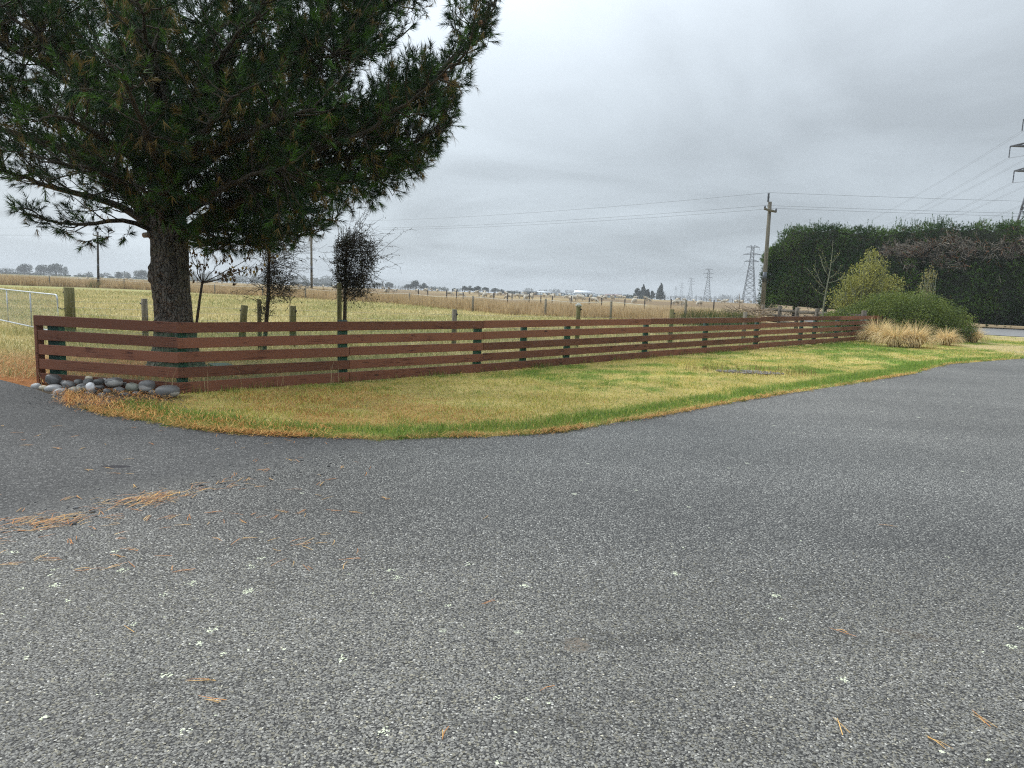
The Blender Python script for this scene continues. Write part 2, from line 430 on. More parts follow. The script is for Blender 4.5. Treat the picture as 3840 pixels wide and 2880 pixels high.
def verge_cols(x, y):
    """real colours of the verge: dry straw, green and fallen needles"""
    n = len(x)
    dE = segdist(x, y, EDGE)
    big = fnoise(x, y, 2.3, 5); mid = fnoise(x, y, 0.55, 9) * .6 + vnoise(x, y, .16, 41) * .4
    px, py, _ = proj(np.stack([x, y, np.zeros(n)], 1))
    straw = np.array([0.62, 0.50, 0.19]); green = np.array([0.195, 0.285, 0.052]); orange = np.array([0.50, 0.23, 0.07])
    yel = np.array([0.47, 0.445, 0.10])
    near_tree = np.exp(-((x + 2.5) ** 2 + (y - 9.2) ** 2) / 9.0)
    g = sstep(0.40, 0.60, big * 0.42 + mid * 0.58 + 0.13 * np.exp(-((dE - 0.55) / 0.33) ** 2) - 0.10 * near_tree + 0.05 * sstep(3, 9, x) - 0.06)
    g = np.maximum(g, np.exp(-((dE - 0.45) / 0.30) ** 2) * sstep(0.3, 0.6, mid + 0.15) * (x > -5.0))
    o = sstep(0.47, 0.63, fnoise(x, y, 0.9, 31) + 0.28 * near_tree - 0.12)
    o = np.maximum(o * near_tree * 0.6, np.exp(-(dE / 0.07) ** 2) * 0.9 * sstep(.25, .5, fnoise(x, y, .8, 90)))
    o = np.clip(np.maximum(o, .8 * sstep(0.45, 0.6, mid) * np.exp(-((x + 5.2) ** 2 + (y - 9.0) ** 2) / 0.5)), 0, 1)
    return g[:, None], o[:, None], straw, green, orange, yel

# ------------------------------------------------------------------ the ground sheet
def axis(lo, hi, fine_lo, fine_hi, step, grow=1.35):
    a = list(np.arange(fine_lo, fine_hi + 1e-6, step)); s = step; v = fine_hi
    while v < hi: s *= grow; v += s; a.append(min(v, hi))
    s = step; v = fine_lo
    while v > lo: s *= grow; v -= s; a.insert(0, max(v, lo))
    return np.unique(np.array(a))
xs = axis(-2300, 2300, -14, 36, 0.3, 1.3); ys = axis(-200, 2500, 5, 46, 0.3, 1.3)
GX, GY = np.meshgrid(xs, ys, indexing='ij'); gx, gy = GX.ravel(), GY.ravel()
gzv = gz(gx, gy)
pad = np.array([0.44, 0.375, 0.18]); padg = np.array([0.30, 0.295, 0.115]); soil = np.array([0.20, 0.145, 0.085])
c = pad + (padg - pad) * sstep(0.35, 0.65, fnoise(gx, gy, 5.0, 3))[:, None]
stub = np.array([0.33, 0.25, 0.13])
sheepf = soil + (stub - soil) * sstep(0.4, 0.7, fnoise(gx, gy * 0.3, 14, 12))[:, None]
beyond = np.interp(gx, [p[0] for p in TALL_F], [p[1] for p in TALL_F])
k = sstep(2, 7, gy - beyond)[:, None]; c = c * (1 - k) + sheepf * k
farg = np.array([0.17, 0.17, 0.085]); k = sstep(330, 420, gy)[:, None]; c = c * (1 - k) + farg * k
# needle litter under the pine
lit = np.exp(-((gx - TX + 0.6) ** 2 / 9 + (gy - TY + 1.2) ** 2 / 5))
k = np.clip(lit * 0.75, 0, 1)[:, None]; c = c * (1 - k) + np.array([0.20, 0.10, 0.04]) * k
k = (sstep(4.0, 1.0, np.hypot((gx + 8.4) / 1.6, gy - 11.6)))[:, None] * 0.9; c = c * (1 - k) + np.array([0.38, 0.15, 0.05]) * k
iv = inpoly(gx, gy, VERGE)
g_, o_, straw_, green_, orange_, yel_ = verge_cols(gx, gy)
vc = straw_ * 0.72 + (green_ * 0.8 - straw_ * 0.72) * g_; vc = vc + (orange_ * 0.62 - vc) * o_
vc = vc * (0.75 + .5 * vnoise(gx, gy, .6, 88))[:, None]
c = np.where(iv[:, None], vc, c)
_sp = [FLEFT, FENCE[0], tuple(G(700, 1500)[:2]), tuple(G(440, 1530)[:2]), tuple(G(250, 1540)[:2]), tuple(G(90, 1470)[:2])]
c = np.where(inpoly(gx, gy, _sp)[:, None], np.array([0.085, 0.065, 0.045]), c)
# worn pale ground on the road corner
k = (sstep(0.42, 0.62, fnoise(gx, gy, 2.2, 44)) * sstep(16.5, 19, gx) * (gy > 20) * (gy < 42))[:, None] * 0.9
c = c * (1 - k) + np.array([0.42, 0.33, 0.17]) * k
nx, ny = len(xs), len(ys)
I = (np.arange(nx - 1)[:, None] * ny + np.arange(ny - 1)[None, :]).ravel()
F = np.stack([I, I + ny, I + ny + 1, I + 1], 1)
zb = 0.012 * (fnoise(gx, gy, 0.8, 77) - 0.5) * (np.abs(gx) < 40) * (gy < 50)
MT['ground'], t, b = new_mat('ground_cover')
a = t.nodes.new('ShaderNodeAttribute'); a.attribute_name = 'Col'
co = t.nodes.new('ShaderNodeTexCoord')
n1 = tnode(t, 'ShaderNodeTexNoise', Scale=9, Detail=8, Roughness=0.7); t.links.new(co.outputs['Object'], n1.inputs['Vector'])
mr = t.nodes.new('ShaderNodeMapRange'); t.links.new(n1.outputs[0], mr.inputs[0]); mr.inputs[1].default_value = 0.25; mr.inputs[2].default_value = 0.75; mr.inputs[3].default_value = 0.55; mr.inputs[4].default_value = 1.4
sc_ = t.nodes.new('ShaderNodeVectorMath'); sc_.operation = 'SCALE'; t.links.new(a.outputs['Color'], sc_.inputs[0]); t.links.new(mr.outputs[0], sc_.inputs['Scale'])
t.links.new(sc_.outputs[0], b.inputs['Base Color']); b.inputs['Roughness'].default_value = 0.95; b.inputs['Specular IOR Level'].default_value = 0.1
bp = tnode(t, 'ShaderNodeBump', Strength=0.6, Distance=0.05); t.links.new(n1.outputs[0], bp.inputs['Height']); t.links.new(bp.outputs[0], b.inputs['Normal'])
ground = link('ground', mesh_np('ground', np.stack([gx, gy, gzv + zb - 0.012], 1), F, c), MT['ground']); kind(ground, 'structure')

# ------------------------------------------------------------------ seal: chip seal and the smoother driveway
DA = G(0, 2000)[:2]; DB = G(1380, 1700)[:2]
dvec = DB - DA; dn = np.array([-dvec[1], dvec[0]]) / np.linalg.norm(dvec); dc = float(dn @ DA)     # >0: the driveway side
MT['seal'], t, b = new_mat('chip_seal')
co = t.nodes.new('ShaderNodeTexCoord'); P_ = co.outputs['Object']
def tm(op, a_, b_=None, c_=None, clamp=False):
    n = t.nodes.new('ShaderNodeMath'); n.operation = op; n.use_clamp = clamp
    for i, v in enumerate((a_, b_, c_)):
        if v is None: continue
        if isinstance(v, (int, float)): n.inputs[i].default_value = v
        else: t.links.new(v, n.inputs[i])
    return n.outputs[0]
def tmix(f, a_, b_, blend='MIX'):
    n = t.nodes.new('ShaderNodeMix'); n.data_type = 'RGBA'; n.blend_type = blend
    for s, v in (('Factor', f), ('A', a_), ('B', b_)):
        if isinstance(v, (int, float)): n.inputs[s].default_value = v
        elif isinstance(v, tuple): n.inputs[s].default_value = (*v, 1)
        else: t.links.new(v, n.inputs[s])
    return n.outputs['Result']
def tnoise(scale, detail=4, rough=0.55, vec=None):
    n = tnode(t, 'ShaderNodeTexNoise', Scale=scale, Detail=detail, Roughness=rough); t.links.new(vec or P_, n.inputs['Vector']); return n.outputs[0]
def tramp(f, lo, hi):
    n = t.nodes.new('ShaderNodeMapRange'); n.interpolation_type = 'SMOOTHSTEP'; t.links.new(f, n.inputs[0]); n.inputs[1].default_value = lo; n.inputs[2].default_value = hi; return n.outputs[0]
dd = t.nodes.new('ShaderNodeVectorMath'); dd.operation = 'DOT_PRODUCT'; t.links.new(P_, dd.inputs[0]); dd.inputs[1].default_value = (dn[0], dn[1], 0)
dist = tm('ADD', dd.outputs['Value'], -dc)
drv = tramp(tm('ADD', dist, tm('MULTIPLY_ADD', tnoise(1.4, 5, 0.65), 1.3, -0.65)), -0.2, 0.75)
vor = t.nodes.new('ShaderNodeTexVoronoi'); vor.inputs['Scale'].default_value = 82; t.links.new(P_, vor.inputs['Vector'])
vor2 = t.nodes.new('ShaderNodeTexVoronoi'); vor2.inputs['Scale'].default_value = 112; t.links.new(P_, vor2.inputs['Vector'])
chipv = t.nodes.new('ShaderNodeSeparateColor'); t.links.new(vor.outputs['Color'], chipv.inputs[0])
chipv2 = t.nodes.new('ShaderNodeSeparateColor'); t.links.new(vor2.outputs['Color'], chipv2.inputs[0])
chip = ramp(t, [(0.0, (0.06, 0.058, 0.052)), (0.35, (0.142, 0.138, 0.125)), (0.75, (0.235, 0.228, 0.205)), (0.955, (0.36, 0.35, 0.31)), (1.0, (0.58, 0.56, 0.50))], chipv.outputs[0])
gap = tramp(vor.outputs['Distance'], 0.62, 0.40)
chipc = tmix(gap, (0.030, 0.029, 0.027), chip)
finec = ramp(t, [(0.0, (0.024, 0.024, 0.023)), (0.6, (0.070, 0.068, 0.065)), (0.95, (0.135, 0.131, 0.122)), (1.0, (0.30, 0.29, 0.27))], chipv2.outputs[0])
basec = tmix(drv, chipc, finec)
# broad tone: worn pale wheel paths, darker damp areas
mpw = t.nodes.new('ShaderNodeMapping'); mpw.inputs['Rotation'].default_value = (0, 0, -0.62); mpw.inputs['Scale'].default_value = (0.10, 0.85, 1); t.links.new(P_, mpw.inputs[0])
tone = tm('MULTIPLY_ADD', tnoise(0.35, 6, 0.65), 1.1, tm('MULTIPLY_ADD', tnoise(1.0, 3, 0.5, mpw.outputs[0]), 0.75, 0.13))
tonec = t.nodes.new('ShaderNodeVectorMath'); tonec.operation = 'SCALE'; t.links.new(basec, tonec.inputs[0]); t.links.new(tone, tonec.inputs['Scale'])
# dark bitumen bleeding streaks
mpb = t.nodes.new('ShaderNodeMapping'); mpb.inputs['Scale'].default_value = (0.9, 2.6, 1); mpb.inputs['Rotation'].default_value = (0, 0, 0.5); t.links.new(P_, mpb.inputs[0])
bl = tramp(tnoise(1.3, 6, 0.7, mpb.outputs[0]), 0.63, 0.76)
c1 = tmix(tm('MULTIPLY', bl, 0.55), tonec.outputs[0], (0.035, 0.036, 0.040))
# lichen rosettes on the old chip seal
vl = t.nodes.new('ShaderNodeTexVoronoi'); vl.inputs['Scale'].default_value = 4.6; vl.inputs['Randomness'].default_value = 1.0; t.links.new(P_, vl.inputs['Vector'])
vls = t.nodes.new('ShaderNodeSeparateColor'); t.links.new(vl.outputs['Color'], vls.inputs[0])
rad_ = tm('MULTIPLY_ADD', tm('POWER', vls.outputs[1], 2.2), 0.12, 0.012)
rag = tm('MULTIPLY_ADD', tnoise(60, 3, 0.7), 0.13, -0.065)
ins = tramp(tm('SUBTRACT', rad_, tm('ADD', vl.outputs['Distance'], rag)), 0.0, 0.02)
lich = tm('MULTIPLY', tm('MULTIPLY', ins, tm('GREATER_THAN', vls.outputs[0], tm('MULTIPLY_ADD', tnoise(0.45, 2, 0.5), -2.4, 1.5))), tm('SUBTRACT', 1.0, drv))
lich = tm('MULTIPLY', lich, tramp(tnoise(85, 2, 0.6), 0.36, 0.5))
lichc = tmix(tnoise(20), (0.52, 0.55, 0.38), (0.74, 0.75, 0.60))
c2 = tmix(tm('MULTIPLY', lich, 0.7), c1, lichc)
# dry mud marks
def stain(px, py, rx, ry, rot=0.0):
    q = G(px, py)
    mp = t.nodes.new('ShaderNodeMapping'); mp.vector_type = 'TEXTURE'
    mp.inputs['Location'].default_value = (q[0], q[1], 0); mp.inputs['Scale'].default_value = (rx, ry, 1); mp.inputs['Rotation'].default_value = (0, 0, rot)
    t.links.new(P_, mp.inputs[0])
    ln = t.nodes.new('ShaderNodeVectorMath'); ln.operation = 'LENGTH'; t.links.new(mp.outputs[0], ln.inputs[0])
    return tramp(tm('ADD', ln.outputs['Value'], tm('MULTIPLY_ADD', tnoise(38, 3, 0.6), 0.9, -0.45)), 1.1, 0.8)
c3 = tmix(tm('MULTIPLY', stain(2160, 2422, 0.066, 0.075), 0.85), c2, (0.17, 0.135, 0.10))
c4 = tmix(tm('MULTIPLY', stain(3420, 2385, 0.14, 0.04, -0.5), 0.8), c3, (0.075, 0.058, 0.042))
c5 = tmix(tm('MULTIPLY', stain(435, 1752, 0.13, 0.05, 0.1), 0.9), c4, (0.02, 0.018, 0.022))
t.links.new(c5, b.inputs['Base Color'])
hgt = tmix(drv, tm('MULTIPLY', tm('SUBTRACT', 0.75, vor.outputs['Distance']), 1.0), tm('MULTIPLY', tm('SUBTRACT', 0.7, vor2.outputs['Distance']), 0.45))
bp = tnode(t, 'ShaderNodeBump', Strength=0.75, Distance=0.008); t.links.new(hgt, bp.inputs['Height']); t.links.new(bp.outputs[0], b.inputs['Normal'])
t.links.new(tm('MULTIPLY_ADD', drv, 0.28, 0.62), b.inputs['Roughness']); b.inputs['Specular IOR Level'].default_value = 0.4
bm = bmesh.new()
vs = [bm.verts.new((p[0], p[1], 0.006)) for p in SEAL]
f = bm.faces.new(vs); bmesh.ops.triangulate(bm, faces=[f])
bmesh.ops.recalc_face_normals(bm, faces=bm.faces)
me = bpy.data.meshes.new('seal'); bm.to_mesh(me); bm.free()
if me.polygons[0].normal.z < 0: me.flip_normals()
seal = link('driveway', me, MT['seal']); kind(seal, 'structure')

# the public road beyond the shrubs
MT['road'] = noise_mat('road_seal', (0.17, 0.168, 0.163), (0.24, 0.237, 0.23), 1.5, 0.8, 0.3, 60)
rd = [(21.0, 46.5), (29.5, 38.6), (34.0, 34.6), (60, 22.5), (78, 30), (60, 38.0), (37.0, 52.6), (30.0, 54.0), (22.5, 57.5)]
road = link('road', mesh_np('road', np.array([(x, y, 0.012) for x, y in rd]), np.array([list(range(len(rd)))])), MT['road']); kind(road, 'structure')

# loose surface chips of the chip seal close to the camera
n = 190000
u = rng.random(n); dpt = np.sqrt(2.05 ** 2 + u * (4.9 ** 2 - 2.05 ** 2)); xx = (rng.random(n) * 2 - 1) * dpt * 0.80
keep = (rng.random(n) < sstep(4.9, 3.0, dpt)) & ((np.stack([xx, dpt], 1) @ dn - dc) + (vnoise(xx, dpt, 0.5, 4) - 0.5) * 0.9 < -0.05)
xx, dpt = xx[keep], dpt[keep]; n = len(xx)
rs = rng.uniform(0.0034, 0.0070, n) * rng.uniform(0.8, 1.25, n); th0 = rng.random(n) * 6.283
asp = rng.uniform(0.55, 0.95, n); hh = rng.uniform(0.0010, 0.0034, n)
kk = np.arange(5) * 2 * math.pi / 5
angs = th0[:, None] + kk[None] + rng.normal(0, 0.25, (n, 5)); rr = rs[:, None] * rng.uniform(0.75, 1.25, (n, 5))
lx = np.cos(angs) * rr; ly = np.sin(angs) * rr * asp[:, None]; rot = rng.random(n) * 6.283
wx = lx * np.cos(rot)[:, None] - ly * np.sin(rot)[:, None]; wy = lx * np.sin(rot)[:, None] + ly * np.cos(rot)[:, None]
rim = np.stack([xx[:, None] + wx, dpt[:, None] + wy, 0.0058 + rng.random((n, 5)) * hh[:, None] * .9], 2)
apx = np.stack([xx + rng.normal(0, .35, n) * rs, dpt + rng.normal(0, .35, n) * rs, 0.006 + hh], 1)[:, None]
Vt = np.concatenate([rim, apx], 1).reshape(-1, 3); o = (np.arange(n) * 6)[:, None, None]
q = (np.stack([np.arange(5), (np.arange(5) + 1) % 5, np.full(5, 5)], 1)[None] + o).reshape(-1, 3)
val = np.clip(rng.normal(0.168, 0.06, n), 0.05, 0.40) * (.72 + .56 * fnoise(xx, dpt, 1.5, 66))
_st = fnoise(xx * .45 + dpt * .2, dpt * 1.6 - xx * .3, .35, 67); val = val * (1 - .28 * sstep(.58, .72, _st)); val = np.where(rng.random(n) < 0.02, rng.uniform(0.32, 0.55, n), val)
cc = val[:, None] * np.where(rng.random((n, 1)) < 0.25, np.array([[1.10, 1.02, 0.78]]), np.array([[1.05, 1.01, 0.90]]))
lc_n = 470; lcx = rng.uniform(-3.9, 3.9, lc_n); lcy = rng.uniform(2.1, 4.9, lc_n); lcr = .003 + .024 * rng.random(lc_n) ** 2.2
for a_, b_, q_, u_ in zip(lcx, lcy, lcr, rng.random(lc_n)):
    if u_ > sstep(.33, .62, fnoise(a_, b_, 1.3, 93)) + .12: continue
    dq = np.hypot(xx - a_, dpt - b_) + rng.normal(0, q_ * .35, n); hit = dq < q_; cc[hit] = np.array([.66, .69, .50]) * rng.uniform(.8, 1.2, (hit.sum(), 1))
chips = link('surface_chips', mesh_np('surface_chips', Vt, q, np.repeat(cc, 6, 0)), MT['chip']); kind(chips, 'stuff', 'grey stone chips bedded in the near seal')

# ------------------------------------------------------------------ brown rail fence
def board(name, a, b, zc, h, th, material, parent, dz=(0, 0)):
    """a sawn board between two plan points, x axis along it; bevelled"""
    a = np.array([a[0], a[1], zc + dz[0]]); b = np.array([b[0], b[1], zc + dz[1]])
    Ln = np.linalg.norm(b - a)
    bm = bmesh.new(); bmesh.ops.create_cube(bm, size=1)
    bmesh.ops.scale(bm, vec=(Ln, th, h), verts=bm.verts)
    bmesh.ops.bevel(bm, geom=list(bm.edges), offset=0.004, segments=1, affect='EDGES')
    me = bpy.data.meshes.new(name); bm.to_mesh(me); bm.free()
    o = link(name, me, material, parent)
    d = (b - a) / Ln
    o.location = Vector((a + b) / 2) - parent.location
    o.rotation_euler = Vector(d).to_track_quat('X', 'Z').to_euler()
    return o
fence = thing('rail_fence', 'brown stained five rail timber fence turning a corner beside the grass verge', 'fence', (FENCE[0][0], FENCE[0][1], 0))
RH, RP, RT = 0.150, 0.2165, 0.028
def offs(a, b, s):
    d = np.array(b) - np.array(a); d /= np.linalg.norm(d); return np.array([d[1], -d[0]]) * s     # towards the camera side
joints = [0, 1, 2, 5, 7, 10, 12]
full = {0: [0, 2, 5, 7, 10, 12], 1: [0, 2, 5, 7, 10, 12], 2: [0, 1, 2, 5, 7, 10, 12], 3: [0, 1, 2, 5, 7, 10, 12], 4: [0, 1, 2, 5, 7, 10, 12]}
FP = [np.array(p) for p in FENCE]
for row in range(5):
    zc = 1.02 - RH / 2 - row * RP
    js = full[row]
    for i0, i1 in zip(js[:-1], js[1:]):
        a, b = FP[i0], FP[i1]
        d = (b - a) / np.linalg.norm(b - a)
        aa = a + d * (0.003 if i0 else -0.0165); bb = b - d * 0.003
        o = offs(a, b, 0.02)
        # the five metre fence is bent slightly from post to post: short boards follow it
        r1, r2 = random.uniform(-0.008, 0.008), random.uniform(-0.008, 0.008)
        board('rail', aa + o, bb + o, zc + (0.03 if i0 >= 7 else 0.0), RH if row < 4 else RH + 0.012, RT, MT['rail'], fence, (r1, r2))
    a, b = np.array(FLEFT), FP[0]
    d = (b - a) / np.linalg.norm(b - a); o = offs(a, b, 0.02)
    board('rail', a + d * 0.09 + o if row else a + d * 0.03 + o, b + o + d * 0.0175, zc, RH, RT, MT['rail'], fence, (0.004, 0.0))
def fpost(p, h, w, material, name='post', depth=None, back=0.075, ang=None):
    m = MB(); m.box((0, 0, h / 2 - 0.1), (w, depth or w, h + 0.2))
    o = m.build(name, material, fence); o.location = Vector((p[0], p[1], 0)) - fence.location
    o.rotation_euler.z = ang or 0
    bv = o.modifiers.new('bevel', 'BEVEL'); bv.width = 0.008; bv.segments = 2
    return o
def rpost(p, h, r, material):
    m = MB(); m.tube([(0, 0, -0.3), (0, 0, h * 0.5), (0, 0, h)], [r * 1.03, r, r * 0.97], 14)
    o = m.build('post', material, fence, True); o.location = Vector((p[0], p[1], 0)) - fence.location
    return o
for i, p in enumerate(FP):
    a = FP[max(i - 1, 0)]; b = FP[min(i + 1, len(FP) - 1)]
    d = (b - a) / np.linalg.norm(b - a); nb = np.array([-d[1], d[0]])
    c = p + nb * 0.075 - d * 0.07
    if i < 3: fpost(c + d * (0.14 if i == 0 else 0), 0.985 if i != 1 else 1.035, 0.125, MT['post_green'], ang=math.atan2(d[1], d[0]))
    else: rpost(c, 0.98, 0.075, MT['post_green'])
# left end: green post behind, narrow brown upright board on its end
d = (FP[0] - np.array(FLEFT)); d /= np.linalg.norm(d); nb = np.array([-d[1], d[0]])
fpost(np.array(FLEFT) + d * 0.31 + nb * 0.08, 0.98, 0.20, MT['post_green'], depth=0.12, ang=math.atan2(d[1], d[0]))
o = fpost(np.array(FLEFT) + d * 0.035 + nb * 0.045, 1.015, 0.05, MT['rail'], name='end_board', depth=0.13, ang=math.atan2(d[1], d[0])); o['label'] = 'narrow brown upright board on the fence end'
# green netting stretched along the back of the rails
MT['net'], t, b = new_mat('green_netting')
b.inputs['Base Color'].default_value = (0.05, 0.16, 0.085, 1); b.inputs['Roughness'].default_value = 0.8
tr = t.nodes.new('ShaderNodeBsdfTransparent'); mx = t.nodes.new('ShaderNodeMixShader')
co = t.nodes.new('ShaderNodeTexCoord'); nn = tnode(t, 'ShaderNodeTexNoise', Scale=3.0, Detail=3); t.links.new(co.outputs['Object'], nn.inputs['Vector'])
mr = t.nodes.new('ShaderNodeMapRange'); t.links.new(nn.outputs[0], mr.inputs[0]); mr.inputs[1].default_value = 0.3; mr.inputs[2].default_value = 0.7; mr.inputs[3].default_value = 0.22; mr.inputs[4].default_value = 0.46
t.links.new(mr.outputs[0], mx.inputs[0]); t.links.new(tr.outputs[0], mx.inputs[1]); t.links.new(b.outputs[0], mx.inputs[2])
t.links.new(mx.outputs[0], t.nodes['Material Output'].inputs['Surface'])
def netting(pl, name='netting', h=0.86):
    vs, fs = [], []
    for i, p in enumerate(pl):
        vs += [(p[0], p[1], 0.02), (p[0], p[1], h)]
        if i: fs.append((2 * i - 2, 2 * i, 2 * i + 1, 2 * i - 1))
    o = link(name, mesh_np(name, np.array(vs), np.array(fs)), MT['net'], fence); o.location = -fence.location
    return o
netl = []
for i, p in enumerate(FP):
    a = FP[max(i - 1, 0)]; b = FP[min(i + 1, len(FP) - 1)]; d = (b - a) / np.linalg.norm(b - a)
    netl.append(p + np.array([-d[1], d[0]]) * 0.002)
netting([np.array(FLEFT) + d * 0.0 + np.array([0.42, -0.09])] + netl)
# nail heads at the corner and joints
for i0 in (0, 2, 5):
    a = FP[i0]; d = (FP[i0 + 1] - a); d /= np.linalg.norm(d); o = offs(a, FP[i0 + 1], 0.0352)
    for row in range(5):
        for s in (0.045, -0.045):
            for q in ((0.055,) if i0 == 0 else (0.05, -0.05)):
                p = a + d * q + o; m = MB(); zc = 1.02 - RH / 2 - row * RP + s
                e = offs(a, FP[i0 + 1], 0.003); m.tube([(0, 0, 0), (e[0], e[1], 0)], 0.0055, 8)
                ob = m.build('nail_head', MT['black'], fence); ob.location = Vector((p[0], p[1], zc)) - fence.location

# ------------------------------------------------------------------ river stones at the fence corner
def stone_mat(name, c0, c1, wet=True, vein=False):
    m, t, b = new_mat(name)
    co = t.nodes.new('ShaderNodeTexCoord'); oi = t.nodes.new('ShaderNodeObjectInfo')
    off = t.nodes.new('ShaderNodeVectorMath'); off.operation = 'MULTIPLY_ADD'
    t.links.new(oi.outputs['Random'], off.inputs[0]); off.inputs[1].default_value = (7, 3, 9); t.links.new(co.outputs['Object'], off.inputs[2])
    n1 = tnode(t, 'ShaderNodeTexNoise', Scale=7, Detail=7, Roughness=0.65); t.links.new(off.outputs[0], n1.inputs['Vector'])
    colr = ramp(t, [(0.3, c0), (0.7, c1)], n1.outputs[0])
    if vein:
        wv = tnode(t, 'ShaderNodeTexWave', Scale=4.5, Distortion=7.0, Detail=3); t.links.new(off.outputs[0], wv.inputs['Vector'])
        mxv = t.nodes.new('ShaderNodeMix'); mxv.data_type = 'RGBA'; t.links.new(ramp(t, [(0.55, (0, 0, 0)), (0.9, (0.6, 0.6, 0.6))], wv.outputs[0]), mxv.inputs['Factor'])
        t.links.new(colr, mxv.inputs['A']); mxv.inputs['B'].default_value = (c0[0] * 0.5, c0[1] * 0.5, c0[2] * 0.5, 1); colr = mxv.outputs['Result']
    if wet:    # rain-wet stone: an irregular damp tide line across each one
        n2 = tnode(t, 'ShaderNodeTexNoise', Scale=4.0, Detail=3, Roughness=0.5); t.links.new(off.outputs[0], n2.inputs['Vector'])
        sp = t.nodes.new('ShaderNodeSeparateXYZ'); t.links.new(co.outputs['Object'], sp.inputs[0])
        ad = t.nodes.new('ShaderNodeMath'); ad.operation = 'MULTIPLY_ADD'; t.links.new(sp.outputs[2], ad.inputs[0]); ad.inputs[1].default_value = 2.4; t.links.new(n2.outputs[0], ad.inputs[2])
        fac = ramp(t, [(0.46, (0, 0, 0)), (0.50, (1, 1, 1))], ad.outputs[0])
        mxw = t.nodes.new('ShaderNodeMix'); mxw.data_type = 'RGBA'; t.links.new(fac, mxw.inputs['Factor']); t.links.new(colr, mxw.inputs['A'])
        mxw.inputs['B'].default_value = (c0[0] * 0.42, c0[1] * 0.42, c0[2] * 0.43, 1); colr = mxw.outputs['Result']
        rr_ = t.nodes.new('ShaderNodeMapRange'); t.links.new(fac, rr_.inputs[0]); rr_.inputs[3].default_value = 0.75; rr_.inputs[4].default_value = 0.42; t.links.new(rr_.outputs[0], b.inputs['Roughness'])
    t.links.new(colr, b.inputs['Base Color'])
    n3 = tnode(t, 'ShaderNodeTexNoise', Scale=60, Detail=4, Roughness=0.6); t.links.new(off.outputs[0], n3.inputs['Vector'])
    bp = tnode(t, 'ShaderNodeBump', Strength=0.25, Distance=0.006); t.links.new(n3.outputs[0], bp.inputs['Height']); t.links.new(bp.outputs[0], b.inputs['Normal'])
    return m
SM = {'g': stone_mat('stone_grey', (0.27, 0.265, 0.25), (0.44, 0.43, 0.405)), 'd': stone_mat('stone_dark', (0.15, 0.15, 0.143), (0.26, 0.258, 0.245)),
      'b': stone_mat('stone_blue_grey', (0.26, 0.26, 0.255), (0.40, 0.40, 0.39), False), 't': stone_mat('stone_tan', (0.24, 0.22, 0.17), (0.36, 0.33, 0.26), False, True),
      'w': stone_mat('stone_white', (0.62, 0.63, 0.64), (0.80, 0.80, 0.80), False), 'c': stone_mat('stone_cream', (0.42, 0.37, 0.27), (0.55, 0.49, 0.37), False),
      'l': stone_mat('stone_lichen', (0.06, 0.065, 0.055), (0.30, 0.31, 0.25), False)}
